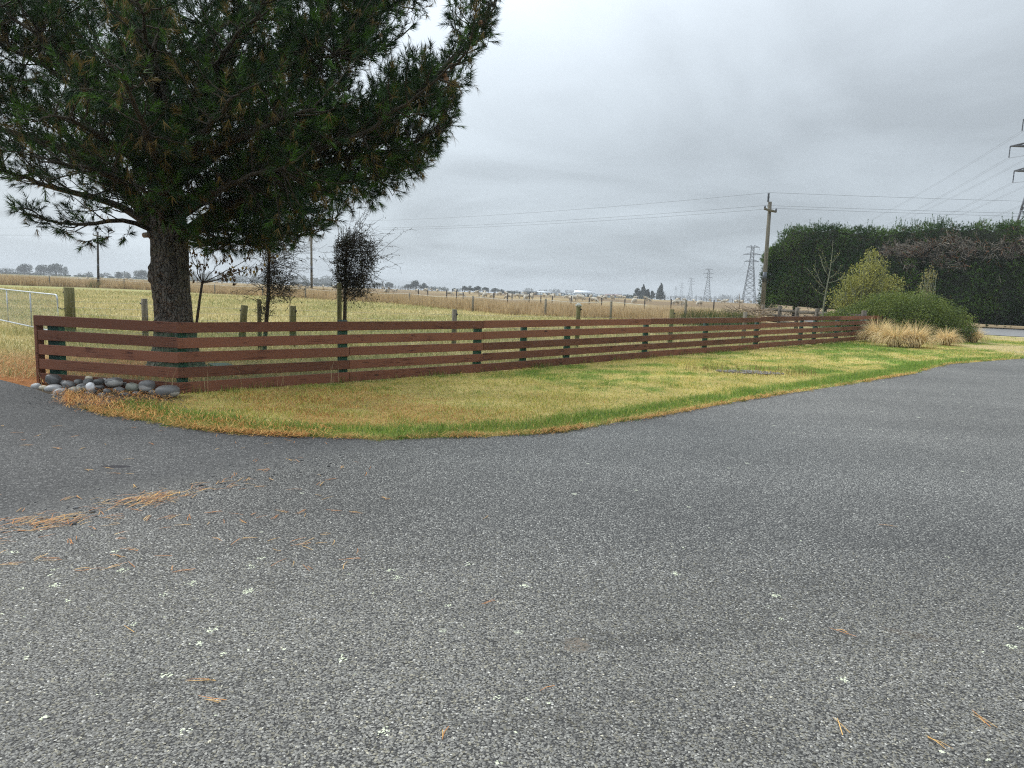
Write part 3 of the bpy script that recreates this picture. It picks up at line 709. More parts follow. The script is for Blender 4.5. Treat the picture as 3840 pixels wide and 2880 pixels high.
ST = [  # crop x, y, w, h, layer depth, colour, tilt, label
    (78, 150, 76, 56, 10.15, 'b', 0, 'pale grey stone at the left end of the stone pile'),
    (132, 157, 60, 38, 10.05, 'c', 0, 'small cream stone near the left end of the stone pile'),
    (218, 100, 132, 84, 10.30, 'd', -28, 'tilted dark stone leaning on the fence above the pile'),
    (212, 166, 136, 66, 10.02, 'b', 3, 'large blue grey stone in front of the tilted dark one'),
    (335, 138, 100, 66, 10.08, 'g', -12, 'grey stone right of the large blue grey stone'),
    (385, 176, 106, 52, 9.85, 't', 0, 'tan striped stone in the front of the pile'),
    (300, 116, 70, 36, 10.32, 'g', 0, 'flat grey stone behind the tilted one against the bottom rail'),
    (442, 156, 84, 66, 10.02, 'g', 15, 'grey stone just left of the white stone'),
    (507, 152, 66, 72, 9.92, 'w', 10, 'bright white stone in the middle of the pile'),
    (488, 110, 88, 52, 10.22, 'd', 8, 'dark stone behind the white stone'),
    (495, 80, 60, 32, 10.34, 'c', 0, 'small pale stone at the top of the pile by the lowest gap'),
    (568, 114, 96, 56, 10.22, 'd', 12, 'dark wet stone right behind the white stone'),
    (692, 114, 140, 80, 10.15, 'g', 8, 'big two toned grey stone standing highest in the middle'),
    (622, 100, 42, 34, 10.32, 'g', 0, 'small grey stone wedged left of the big two toned one'),
    (790, 124, 60, 32, 10.28, 'd', 0, 'small dark stone right of the big two toned one'),
    (735, 176, 86, 46, 9.95, 'g', -5, 'low grey stone in front of the big two toned one'),
    (842, 157, 116, 72, 10.02, 'l', -10, 'rough dark stone speckled with lichen'),
    (955, 142, 126, 86, 10.02, 'g', 3, 'large two toned stone second from the fence corner'),
    (1118, 187, 186, 98, 9.72, 'g', 4, 'largest stone at the fence corner with a wet top'),
    (262, 192, 104, 52, 9.84, 'b', 20, 'pale slanted stone at the front left of the pile'),
    (308, 212, 96, 36, 9.72, 'd', 2, 'flat dark stone lowest at the front left'),
    (635, 197, 56, 66, 9.82, 'g', -12, 'upright grey stone below the big two toned one'),
    (592, 219, 58, 46, 9.72, 'd', 10, 'dark stone among needles at the front middle'),
    (780, 212, 82, 36, 9.76, 'd', 4, 'brownish dark stone at the front below the low grey one'),
    (500, 202, 92, 32, 9.80, 'd', 0, 'flat dark stone below the white stone'),
    (412, 110, 72, 40, 10.30, 'd', 0, 'dark rounded stone in the back row left of centre'),
    (575, 157, 82, 42, 10.05, 'd', 5, 'flat dark stone right of the white stone'),
    (1000, 196, 62, 42, 9.92, 'g', 0, 'half hidden grey stone left of the largest stone'),
    (665, 234, 54, 26, 9.64, 'd', 0, 'small dark stone at the very front of the pile'),
    (545, 186, 42, 28, 9.90, 'd', 0, 'little dark stone touching the white stone'),
    (214, 216, 48, 22, 9.70, 'b', 0, 'little pale stone at the front left edge'),
    (872, 202, 62, 32, 9.85, 'g', 0, 'small grey stone under the lichen speckled stone'),
]
for k, (cx, cy, w, h, Y, mk, tilt, lab) in enumerate(ST):
    P = V(100 + cx / 2.117, 1380 + cy / 2.117, Y); sc = Y / FPX / 2.117
    W, Hh = w * sc * 1.0, h * sc * 1.08
    bm = bmesh.new(); bmesh.ops.create_icosphere(bm, subdivisions=3, radius=0.5)
    sd = Vector((k * 3.7, k * 1.3, 2.2))
    for v in bm.verts:
        nrm = v.co.normalized()
        v.co *= 1 + 0.16 * mnoise.noise(nrm * 1.1 + sd) + 0.10 * mnoise.noise(nrm * 2.4 + sd) + 0.025 * mnoise.noise(nrm * 6 + sd) + (0.05 * mnoise.noise(nrm * 7 + sd) if mk == 'l' else 0)
        v.co = Vector([math.copysign(abs(a * 2) ** 0.86 / 2, a) for a in v.co])
    bmesh.ops.scale(bm, vec=(W, max(W * 0.75, Hh * 0.8), Hh), verts=bm.verts)
    zmin = P[2] - Hh / 2
    for f in bm.faces: f.smooth = True
    me = bpy.data.meshes.new('river_stone'); bm.to_mesh(me); bm.free()
    o = link('river_stone', me, SM[mk]); o.location = P; o.rotation_euler = (random.uniform(-.1, .1), -R_(tilt), random.uniform(-0.4, 0.4))
    tag(o, lab, 'stone', 'river stones at the fence corner')

# ------------------------------------------------------------------ verge grass, needles
def sample_poly(poly, n, ylo=None, yhi=None, r=rng, power=1.0):
    P = np.array(poly); lo, hi = P.min(0), P.max(0)
    if ylo is not None: lo[1] = ylo
    if yhi is not None: hi[1] = yhi
    x = lo[0] + r.random(n) * (hi[0] - lo[0]); y = lo[1] + r.random(n) ** power * (hi[1] - lo[1])
    k = inpoly(x, y, poly); x, y = x[k], y[k]
    px, py, w = proj(np.stack([x, y, np.zeros(len(x))], 1))
    k = (px > -250) & (px < 4100); return x[k], y[k]
STONEP = [tuple(G(110, 1450)[:2]), tuple(G(160, 1500)[:2]), tuple(G(300, 1512)[:2]), tuple(G(440, 1506)[:2]), tuple(G(560, 1500)[:2]), tuple(G(620, 1503)[:2]), tuple(G(680, 1480)[:2]), FENCE[0], FLEFT]
def verge_blades(n, ylo, yhi, hs, ws, seg, seed):
    r = np.random.default_rng(seed)
    x, y = sample_poly(VERGE, n, ylo, yhi, r)
    kp = ~inpoly(x, y, STONEP); x, y = x[kp], y[kp]; n = len(x)
    g, o, straw, green, orange, yel = verge_cols(x, y)
    u = r.random((n, 1))
    isg = u < 0.12 + 0.82 * g
    col = np.where(isg, green * r.uniform(0.75, 1.5, (n, 1)), np.where(r.random((n, 1)) < 0.5, straw, yel) * r.uniform(0.75, 1.25, (n, 1)))
    iso = (~isg) & (r.random((n, 1)) < o * 0.75); col = np.where(iso, orange * r.uniform(0.7, 1.3, (n, 1)), col)
    col = np.where(isg & (r.random((n, 1)) < 0.12), np.array([0.12, 0.21, 0.085]) * r.uniform(0.8, 1.3, (n, 1)), col)
    dE = segdist(x, y, EDGE); tuft = sstep(0.5, 0.72, fnoise(x, y, 0.55, 61))
    lush = (np.exp(-((dE - 0.45) / 0.28) ** 2)) * g[:, 0]
    h = hs * r.uniform(0.5, 1.3, n) * (0.6 + 0.75 * tuft + 1.1 * lush)
    h = np.where(iso[:, 0], h * 0.9, h)
    # thin out at the ragged seal edge and over the stony patch
    dP = np.hypot((x - PATCH[0]) / 1.0, (y - PATCH[1]) / 0.55)
    keep = (r.random(n) < sstep(-0.01, 0.10, dE + 0.05 * (vnoise(x, y, 0.12, 3) - 0.5))) & (r.random(n) < 0.15 + 0.85 * sstep(0.65, 1.1, dP + 0.4 * (vnoise(x, y, 0.3, 8) - 0.5)))
    bare = (sstep(0.42, 0.62, fnoise(x, y, 2.2, 44)) * sstep(16.5, 19, x)); keep &= r.random(n) > bare * 0.85
    x, y, h, col, isg, iso = x[keep], y[keep], h[keep], col[keep], isg[keep], iso[keep]; n = len(x)
    lean = np.where(isg[:, 0], r.uniform(0.15, 1.0, n), r.uniform(0.6, 1.42, n)); lean = np.where(iso[:, 0], r.uniform(1.2, 1.5, n), lean)
    return blades(np.stack([x, y, np.full(n, -0.008)], 1), h, ws * r.uniform(0.7, 1.3, n), lean, col, seg=seg, r=r)
parts = [verge_blades(330000, 7.2, 11.5, 0.052, 0.0050, 2, 1), verge_blades(520000, 11.5, 19, 0.055, 0.0072, 1, 2), verge_blades(420000, 19, 40, 0.065, 0.012, 1, 3)]
_r = np.random.default_rng(71); _E = np.array(EDGE); _k = _r.integers(0, len(_E), 430); _c = np.repeat(_E[_k] + _r.normal(0, .035, (430, 2)) + np.array([0, .03]), 34, 0) + _r.normal(0, .035, (430 * 34, 2)); _n = len(_c)
_cg = np.repeat(_r.random((430, 1)) < .55, 34, 0); _cc = np.where(_cg, np.array([[.17, .245, .05]]), np.array([[.46, .36, .13]])) * _r.uniform(.7, 1.35, (_n, 1))
parts.append(blades(np.concatenate([_c, np.full((_n, 1), .004)], 1), _r.uniform(.03, .10, _n) * np.repeat(_r.uniform(.5, 1.25, 430), 34), .0055, _r.uniform(.2, 1.3, _n), _cc, seg=1, r=_r))
def join(parts):
    Vs, Fs, Cs, n = [], {}, [], 0
    for v, f, c in parts:
        for ff in (f if isinstance(f, list) else [f]): Fs.setdefault(ff.shape[1], []).append(ff + n)
        Vs.append(v); Cs.append(c); n += len(v)
    return np.concatenate(Vs), [np.concatenate(x) for x in Fs.values()], np.concatenate(Cs)
v, f, c = join(parts)
vg = link('verge_grass', mesh_np('verge_grass', v, f, c), MT['grass']); kind(vg, 'stuff', 'short green and straw coloured grass on the verge')

# taller sprigs along the foot of the fence and dry stalks
r = np.random.default_rng(21); n = 5200
seg_i = r.integers(0, len(FP) - 1, n); t_ = r.random((n, 1)); A = np.array(FP)
pp = A[seg_i] * (1 - t_) + A[seg_i + 1] * t_; pp = pp + np.array([0.7, -0.7]) * (r.random((n, 1)) ** 2 * 0.18 + 0.025)
cl_ = fnoise(pp[:, 0], pp[:, 1], 0.35, 70); kp = r.random(n) < sstep(0.40, 0.62, cl_); pp = pp[kp]; n = len(pp)
col = np.where(r.random((n, 1)) < 0.6, np.array([0.12, 0.17, 0.045]), np.array([0.36, 0.28, 0.11])) * r.uniform(0.7, 1.3, (n, 1))
f1 = blades(np.stack([pp[:, 0], pp[:, 1], np.zeros(n)], 1), r.uniform(0.05, 0.15, n), 0.006, r.uniform(0.05, 0.6, n), col, seg=2, r=r)
sx = np.array([G(790, 1475), G(780, 1478), G(770, 1470), G(1040, 1452), G(1055, 1455), G(1140, 1440), G(1240, 1440), G(1250, 1442), G(1270, 1440), G(1065, 1450), G(620, 1490), G(640, 1490), G(645, 1480), G(908, 1462), G(1245, 1442), G(160, 1470)])[:, :2]
n = len(sx); f2 = blades(np.concatenate([sx, np.zeros((n, 1))], 1), r.uniform(0.22, 0.5, n), 0.006, r.uniform(0.1, 0.55, n), np.tile([[0.45, 0.36, 0.2]], (n, 1)), seg=2, r=r)
# stiff upright weeds round the stony patch
n = 420; an = r.random(n) * 6.28; rad2 = r.uniform(0.8, 1.5, n)
wp = np.stack([PATCH[0] + np.cos(an) * rad2 * 1.0, PATCH[1] + np.sin(an) * rad2 * 0.55, np.zeros(n)], 1)
f3 = blades(wp, r.uniform(0.06, 0.22, n), 0.008, r.uniform(0.05, 0.5, n), np.where(r.random((n, 1)) < 0.5, np.array([[0.2, 0.2, 0.06]]), np.array([[0.3, 0.2, 0.1]])) * r.uniform(0.7, 1.3, (n, 1)), seg=2, r=r)
v, f, c = join([f1, f2, f3])
kind(link('fence_weeds', mesh_np('fence_weeds', v, f, c), MT['grass']), 'stuff', 'green sprigs and dry stalks along the foot of the rails')

# stony patch: small grey pebbles
def pebbles(name, P, size, cols, label):
    n = len(P); r = np.random.default_rng(len(P))
    base = np.array([[0, 0, 1], [1, 0, .1], [.31, .95, 0], [-.81, .59, .1], [-.81, -.59, 0], [.31, -.95, .1], [0, 0, -.6]], float)
    S = size[:, None] * np.stack([r.uniform(.7, 1.3, n), r.uniform(.6, 1.1, n), r.uniform(.4, .7, n)], 1)
    a = r.random(n) * 6.28; Q = base[None] * S[:, None]
    X = Q[..., 0] * np.cos(a)[:, None] - Q[..., 1] * np.sin(a)[:, None]; Y = Q[..., 0] * np.sin(a)[:, None] + Q[..., 1] * np.cos(a)[:, None]
    Vt = np.stack([X, Y, Q[..., 2]], 2) + P[:, None]
    tri = np.array([[0, 1, 2], [0, 2, 3], [0, 3, 4], [0, 4, 5], [0, 5, 1], [6, 2, 1], [6, 3, 2], [6, 4, 3], [6, 5, 4], [6, 1, 5]])
    F = (tri[None] + (np.arange(n) * 7)[:, None, None]).reshape(-1, 3)
    return kind(link(name, mesh_np(name, Vt.reshape(-1, 3), F, np.repeat(cols, 7, 0), smooth=True), MT['chip']), 'stuff', label)
r = np.random.default_rng(5); n = 420; an = r.random(n) * 6.28; q = np.sqrt(r.random(n))
pebbles('gravel', np.stack([PATCH[0] + np.cos(an) * q * 0.75, PATCH[1] + np.sin(an) * q * 0.36, np.full(n, 0.01)], 1), r.uniform(0.012, 0.035, n), r.uniform(0.10, 0.30, (n, 1)) * np.array([[1, 0.92, 0.8]]), 'pale gravel patch in the grass')
# loose stones along the driveway join and the seal edge
P = []; S = []
for k in range(420):
    t = r.random(); q = DA * (1 - t) + DB * t + dn * r.normal(0, 0.22); P.append((q[0] - 0.1, q[1], 0.008)); S.append(r.uniform(0.004, 0.011) * (2 if r.random() < 0.08 else 1))
for k in range(260):
    q = random.choice(EDGE[:120]); P.append((q[0] + r.normal(0, .08), q[1] - abs(r.normal(0, .10)), 0.008)); S.append(r.uniform(0.004, 0.012))
for k in range(200):
    q = G(r.uniform(100, 700), r.uniform(1490, 1540)); P.append((q[0], q[1], 0.008)); S.append(r.uniform(0.006, 0.014))
n = len(P); pebbles('loose_stones', np.array(P), np.array(S), r.uniform(0.05, 0.22, (n, 1)) * np.array([[1, 1, 0.98]]), 'scattered loose stones on the seal')

def fallen(P, ln, w, az, col, lift=0.003, r=rng):
    n = len(P); d = np.stack([np.cos(az), np.sin(az), np.zeros(n)], 1); s = np.stack([-d[:, 1], d[:, 0], np.zeros(n)], 1) * (np.broadcast_to(w, (n,)) / 2)[:, None]
    bow = s * (r.normal(0, 2.2, n))[:, None]; up = np.array([0, 0, 1.]) * (r.random(n) * lift + 0.001)[:, None]
    a = P - d * (ln / 2)[:, None] + up; b = P + bow + up * 1.8; c_ = P + d * (ln / 2)[:, None] + up
    Vt = np.stack([a - s, a + s, b + s, b - s, c_ + s * .5, c_ - s * .5], 1).reshape(-1, 3); o = (np.arange(n) * 6)[:, None]
    return Vt, np.concatenate([o + np.array([[0, 1, 2, 3]]), o + np.array([[3, 2, 4, 5]])]), np.repeat(col, 6, 0)
r = np.random.default_rng(8); sets = []
def ncol(n): return np.where(r.random((n, 1)) < 0.45, np.array([[0.60, 0.36, 0.12]]), np.array([[0.46, 0.19, 0.055]])) * r.uniform(0.7, 1.25, (n, 1))
# along the seal edge
n = 7500; i = r.integers(0, len(EDGE) - 1, n); E_ = np.array(EDGE); q = E_[i] + (E_[i + 1] - E_[i]) * r.random((n, 1))
thick = sstep(0.40, 0.66, fnoise(q[:, 0], q[:, 1], 0.8, 90)); kp = r.random(n) < 0.06 + 0.94 * thick; q = q[kp]; n = len(q)
q = q + np.stack([r.normal(0.01, 0.04, n), r.normal(0.0, 0.05, n)], 1)
az = np.where(r.random(n) < .5, r.random(n) * 6.28, 0.5 + r.normal(0, .5, n))
sets.append(fallen(np.concatenate([q, np.full((n, 1), 0.012)], 1), r.uniform(.06, .15, n), 0.0042, az, ncol(n), 0.03, r))
# near the stones and the left tip of the verge
n = 1700; px_ = 250 + 1000 * r.random(n) ** 2.2; py_ = np.interp(px_, [250, 310, 500, 700, 1000, 1300], [1512, 1520, 1560, 1590, 1625, 1640]) + r.normal(0, 14, n) - 6
q = np.array([G(a, b) for a, b in zip(px_, py_)])
sets.append(fallen(q + np.array([0, 0, .02]), r.uniform(.07, .15, n), 0.0045, r.random(n) * 6.28, ncol(n), 0.05, r))
n = 900; px_ = r.uniform(200, 640, n); py_ = r.uniform(1470, 1520, n); q = np.array([G(a, b) for a, b in zip(px_, py_)])
sets.append(fallen(q + np.array([0, 0, .012]), r.uniform(.07, .15, n), 0.0045, r.random(n) * 6.28, ncol(n), 0.035, r))
# on the verge under the pine
n = 3200; x, y = sample_poly(VERGE, n * 3, 7.3, 16, r); kp = r.random(len(x)) < np.exp(-((x + 2.5) ** 2 + (y - 9.6) ** 2) / 12) * sstep(0.35, 0.6, fnoise(x, y, .8, 31)); x, y = x[kp], y[kp]; n = len(x)
sets.append(fallen(np.stack([x, y, np.full(n, .02)], 1), r.uniform(.07, .15, n), 0.0042, r.random(n) * 6.28, ncol(n), 0.05, r))
# windrow along the driveway join
n = 620; t = r.random(n) ** 1.6 * 0.62; q = DA + (DB - DA) * (t[:, None] - 0.06); q = q + dn * (r.normal(0, 0.11, n) * (1 - t * .5))[:, None]
clump = sstep(.35, .6, vnoise(q[:, 0], q[:, 1], .28, 14)); kp = r.random(n) < .15 + .85 * clump; q = q[kp]; n = len(q)
az = math.atan2(dvec[1], dvec[0]) + r.normal(-0.05, .45, n)
sets.append(fallen(np.concatenate([q, np.full((n, 1), .010)], 1), r.uniform(.08, .16, n), 0.0036, az, ncol(n) * 1.1, 0.015, r))
# scattered over the driveway and the seal
n = 150; px_ = r.uniform(0, 3840, n) ** 1.0; px_ = np.where(r.random(n) < .90, r.uniform(-100, 1400, n) , px_); py_ = np.where(px_ < 1500, r.uniform(1580, 2150, n), r.uniform(1650, 2800, n))
py_ = np.where(r.random(n) < .06, r.uniform(1700, 2800, n), py_); q = np.array([G(a, b) for a, b in zip(px_, py_)])
rep = r.integers(1, 4, n); q = np.repeat(q, rep, 0); az = np.repeat(r.random(n) * 6.28, rep) + r.normal(0, .14, len(q)); n = len(q)
far = np.clip(q[:, 1], 2, 8)
sets.append(fallen(q + np.stack([r.normal(0, .01, n), r.normal(0, .01, n), np.full(n, .011)], 1), r.uniform(.05, .13, n) , 0.0026 + far * 0.0002, az, ncol(n) * 1.1, 0.004, r))
# litter behind the fence, beside the gateway
n = 9000; x = r.uniform(-13, -6.0, n); y = r.uniform(10.4, 15, n); kp = r.random(n) < sstep(4.2, 1.5, np.hypot((x + 8.2) / 1.7, y - 11.6)); x, y = x[kp], y[kp]; kp = ~inpoly(x, y, SEAL); x, y = x[kp], y[kp]; n = len(x)
sets.append(fallen(np.stack([x, y, np.full(n, .012)], 1), r.uniform(.08, .16, n), 0.006, r.random(n) * 6.28, ncol(n), 0.04, r))
v, f, c = join(sets)
kind(link('fallen_needles', mesh_np('fallen_needles', v, f, c), MT['fallen']), 'stuff', 'orange fallen pine needles on the verge edge and driveway')

# ------------------------------------------------------------------ paddock grass behind the fence and the tall dry strip
r = np.random.default_rng(33); sets = []
n = 260000; y = 10.5 * (75 / 10.5) ** r.random(n); x = (r.uniform(-0.82, 0.75, n)) * y
front = np.interp(x, [FLEFT[0]] + [p[0] for p in FENCE], [FLEFT[1]] + [p[1] for p in FENCE], left=10.9, right=99)
tallf = np.interp(x, [p[0] for p in TALL_F], [p[1] for p in TALL_F])
kp = (y > front + 0.15) & (y < tallf + 1) & ~inpoly(x, y, SEAL) & (x < 16.5); x, y = x[kp], y[kp]; n = len(x)
litd = np.exp(-((x - TX + .6) ** 2 / 7 + (y - TY + .8) ** 2 / 4)); kp = r.random(n) > litd * .7; x, y = x[kp], y[kp]; n = len(x)
gk = sstep(.38, .62, fnoise(x, y, 5, 3)) * .55 + .42 * sstep(.4, .6, fnoise(x, y, .8, 17))
isg = r.random((n, 1)) < gk[:, None] * .58
col = np.where(isg, np.array([[0.27, 0.275, 0.10]]), np.array([[0.54, 0.46, 0.23]])) * r.uniform(.75, 1.3, (n, 1))
dl = np.abs(y - np.interp(x, [-12, -1.5, 1.9, 5, 9], [19, 18.6, 20, 22, 27]))
h = (0.07 + 0.0016 * y) * r.uniform(.6, 1.5, n) * (1 + 1.6 * np.exp(-(dl / .5) ** 2) * sstep(.35, .6, vnoise(x, y, .7, 2)))
front = np.interp(x, [FLEFT[0]] + [p[0] for p in FENCE], [FLEFT[1]] + [p[1] for p in FENCE], left=10.9, right=99)
h = np.where((y - front) < 1.2, h * 1.5, h)
sets.append(blades(np.stack([x, y, np.full(n, -.01)], 1), h, 0.0028 + 0.0009 * y, r.uniform(.1, 1.1, n), col, seg=1, r=r))
v, f, c = join(sets)
kind(link('paddock_grass', mesh_np('paddock_grass', v, f, c), MT['grass']), 'stuff', 'mown yellow green paddock grass behind the fence')
n = 150000; x = 14 - 94 * r.random(n) ** 1.35; dep = r.random(n) ** 1.5 * 13
y = np.interp(x, [p[0] for p in TALL_F], [p[1] for p in TALL_F]) + dep + (fnoise(x, x * 0, 2.5, 5) - .5) * 3
px, py, w = proj(np.stack([x, y, np.zeros(n)], 1)); kp = (px > -200) & (px < 3000); x, y, dep = x[kp], y[kp], dep[kp]; n = len(x)
hn = 0.55 + .75 * fnoise(x, y, 3.0, 51)
h = 1.06 * hn * r.uniform(.65, 1.15, n) * sstep(-.8, .9, dep) ; h = np.maximum(h, .3)
h = np.where(x < -45, h * 1.15, h) * np.interp(x, [-40, -8, 4], [1.0, .86, .76])
base_ = np.array([[0.47, 0.35, 0.19]]); pale = np.array([[0.66, 0.52, 0.32]]); dk = np.array([[0.27, 0.19, 0.10]])
u = fnoise(x, y, 2.0, 19)[:, None]; col = np.where(r.random((n, 1)) < u, pale, base_); col = np.where(r.random((n, 1)) < .16, dk, col) * r.uniform(.8, 1.2, (n, 1))
v, f, c = blades(np.stack([x, y, np.full(n, -.02)], 1), h, 0.016 + 0.00024 * y, r.uniform(.02, .34, n), col, seg=1, r=r)
kind(link('tall_dry_grass', mesh_np('tall_dry_grass', v, f, c), MT['grass']), 'stuff', 'strip of tall straw coloured dry grass')
# green rough clumps in the strip
sets = []
for (px_, py_, Y, wd, n) in ((2650, 1172, 40, 1.9, 1500), (2740, 1176, 38, 1.3, 900), (2780, 1178, 38, 1.0, 600), (1330, 1075, 76, 2.2, 500), (1200, 1066, 84, 1.4, 300), (365, 1046, 92, 1.6, 260), (565, 1050, 90, 1.2, 260)):
    cpt = V(px_, py_, Y); a = r.random(n) * 6.28; q = np.sqrt(r.random(n)) * wd
    P = np.stack([cpt[0] + np.cos(a) * q, Y + np.sin(a) * q * .7, np.zeros(n)], 1)
    sets.append(blades(P, r.uniform(.5, 1.25, n) * (1 - .4 * (q / wd) ** 2), 0.035, r.uniform(.1, .8, n), np.where(r.random((n, 1)) < .65, np.array([[.085, .115, .035]]), np.array([[.3, .24, .11]])) * r.uniform(.7, 1.3, (n, 1)), seg=2, r=r))
v, f, c = join(sets)
kind(link('rough_clumps', mesh_np('rough_clumps', v, f, c), MT['grass']), 'stuff', 'green rough weeds growing through the dry strip')

# ------------------------------------------------------------------ the big pine
pine = thing('pine_tree', 'big dark pine with a thick furrowed trunk behind the fence corner', 'tree', (TX, TY, 0))
def toloc(P): return np.asarray(P) - np.array([TX, TY, 0])
# trunk with furrowed bark
def trunk_mesh():
    ctr = [V(662, 1385, TY), V(655, 1200, TY), V(640, 1050, TY), V(634, 900, TY), V(625, 700, TY), V(606, 450, TY), V(585, 200, TY), V(570, 0, TY), V(560, -250, TY + .1), V(556, -520, TY + .2), V(555, -800, TY + .2)]
    rad = [0.40, 0.325, 0.325, 0.315, 0.27, 0.21, 0.17, 0.14, 0.10, 0.06, 0.015]
    zz = np.array([c[2] for c in ctr]); zs = np.concatenate([np.linspace(-0.25, 3.2, 150), np.linspace(3.25, zz[-1], 60)])
    cx = np.interp(zs, zz, [c[0] for c in ctr]); cy = np.interp(zs, zz, [c[1] for c in ctr]); rr = np.interp(zs, zz, rad)
    rr = rr + 0.16 * np.exp(-np.maximum(zs, 0) / 0.22)
    n = 96; th = np.arange(n) * 2 * math.pi / n; Pv = []
    knots = [(1.70, -2.5, .12), (1.63, -1.55, .12), (1.33, -1.2, .14), (2.45, -2.9, .10), (0.8, -2.2, .1)]
    for z, x0, y0, r0 in zip(zs, cx, cy, rr):
        for a in th:
            q = Vector((math.cos(a) * r0 * 8, math.sin(a) * r0 * 8, z * 1.9))
            ridg = 1 - abs(mnoise.noise(q * 1.15)) * 2; r2 = 1 - abs(mnoise.noise(q * 2.7 + Vector((9, 2, 4)))) * 2
            dsp = -0.030 * max(0, ridg - .55) / .45 - 0.014 * max(0, r2 - .6) / .4 + 0.02 * mnoise.noise(q * .35)
            if z > 3.2: dsp *= .4
            for kz, ka, kr in knots:
                da = (a - ka + math.pi) % (2 * math.pi) - math.pi; dd_ = math.hypot(da * r0, (z - kz) * .8) / kr
                if dd_ < 1.6: dsp += 0.05 * math.exp(-((dd_ - .75) / .35) ** 2) - 0.02 * math.exp(-(dd_ / .35) ** 2)
            Pv.append((x0 + (r0 + dsp) * math.cos(a), y0 + (r0 + dsp) * math.sin(a), z))
    m = len(zs); i = np.arange(m - 1)[:, None] * n; j = np.arange(n)[None]; k = (j + 1) % n
    F = np.stack([i + j, i + k, i + n + k, i + n + j], -1).reshape(-1, 4)
    return mesh_np('trunk', toloc(np.array(Pv)), F, smooth=True)
MT['bark'], t, b = new_mat('furrowed_bark')
co = t.nodes.new('ShaderNodeTexCoord'); mp = t.nodes.new('ShaderNodeMapping'); mp.inputs['Scale'].default_value = (1, 1, .24); t.links.new(co.outputs['Object'], mp.inputs[0])
nb_ = tnode(t, 'ShaderNodeTexNoise', Scale=4, Detail=4); t.links.new(co.outputs['Object'], nb_.inputs['Vector'])
wp_ = t.nodes.new('ShaderNodeVectorMath'); wp_.operation = 'MULTIPLY_ADD'; t.links.new(nb_.outputs['Color'], wp_.inputs[0]); wp_.inputs[1].default_value = (.26, .26, .2); t.links.new(mp.outputs[0], wp_.inputs[2])
vb = t.nodes.new('ShaderNodeTexVoronoi'); vb.feature = 'DISTANCE_TO_EDGE'; vb.inputs['Scale'].default_value = 16; t.links.new(wp_.outputs[0], vb.inputs['Vector'])
n1 = tnode(t, 'ShaderNodeTexNoise', Scale=22, Detail=7, Roughness=.7); t.links.new(wp_.outputs[0], n1.inputs['Vector'])
n2 = tnode(t, 'ShaderNodeTexNoise', Scale=1.6, Detail=5, Roughness=.6); t.links.new(co.outputs['Object'], n2.inputs['Vector'])
plate = ramp(t, [(.3, (.10, .09, .074)), (.55, (.19, .172, .145)), (.8, (.30, .275, .235))], n1.outputs[0])
moss = t.nodes.new('ShaderNodeMix'); moss.data_type = 'RGBA'; t.links.new(ramp(t, [(.5, (0, 0, 0)), (.7, (.75, .75, .75))], n2.outputs[0]), moss.inputs['Factor'])
t.links.new(plate, moss.inputs['A']); moss.inputs['B'].default_value = (.07, .075, .035, 1)
crk = t.nodes.new('ShaderNodeMix'); crk.data_type = 'RGBA'; t.links.new(ramp(t, [(.0, (1, 1, 1)), (.10, (0, 0, 0))], vb.outputs['Distance']), crk.inputs['Factor'])
t.links.new(moss.outputs['Result'], crk.inputs['A']); crk.inputs['B'].default_value = (.022, .017, .013, 1); t.links.new(crk.outputs['Result'], b.inputs['Base Color'])
hm = t.nodes.new('ShaderNodeMath'); hm.operation = 'MULTIPLY_ADD'; t.links.new(n1.outputs[0], hm.inputs[0]); hm.inputs[1].default_value = .25
sq = t.nodes.new('ShaderNodeMath'); sq.operation = 'MINIMUM'; t.links.new(vb.outputs['Distance'], sq.inputs[0]); sq.inputs[1].default_value = .2; t.links.new(sq.outputs[0], hm.inputs[2])
bp = tnode(t, 'ShaderNodeBump', Strength=1.0, Distance=.10); t.links.new(hm.outputs[0], bp.inputs['Height']); t.links.new(bp.outputs[0], b.inputs['Normal'])
b.inputs['Roughness'].default_value = .9; b.inputs['Specular IOR Level'].default_value = .2
link('trunk', trunk_mesh(), MT['bark'], pine)
# the sawn limb stub
m = MB(); a = toloc(V(566, 880, TY - .12)); e = toloc(V(540, 882, TY - .28)); m.tube([a, e], [.052, .047], 10); m.build('sawn_stub', noise_mat('sawn_wood', (.26, .20, .15), (.42, .34, .27), 20, .8), pine)

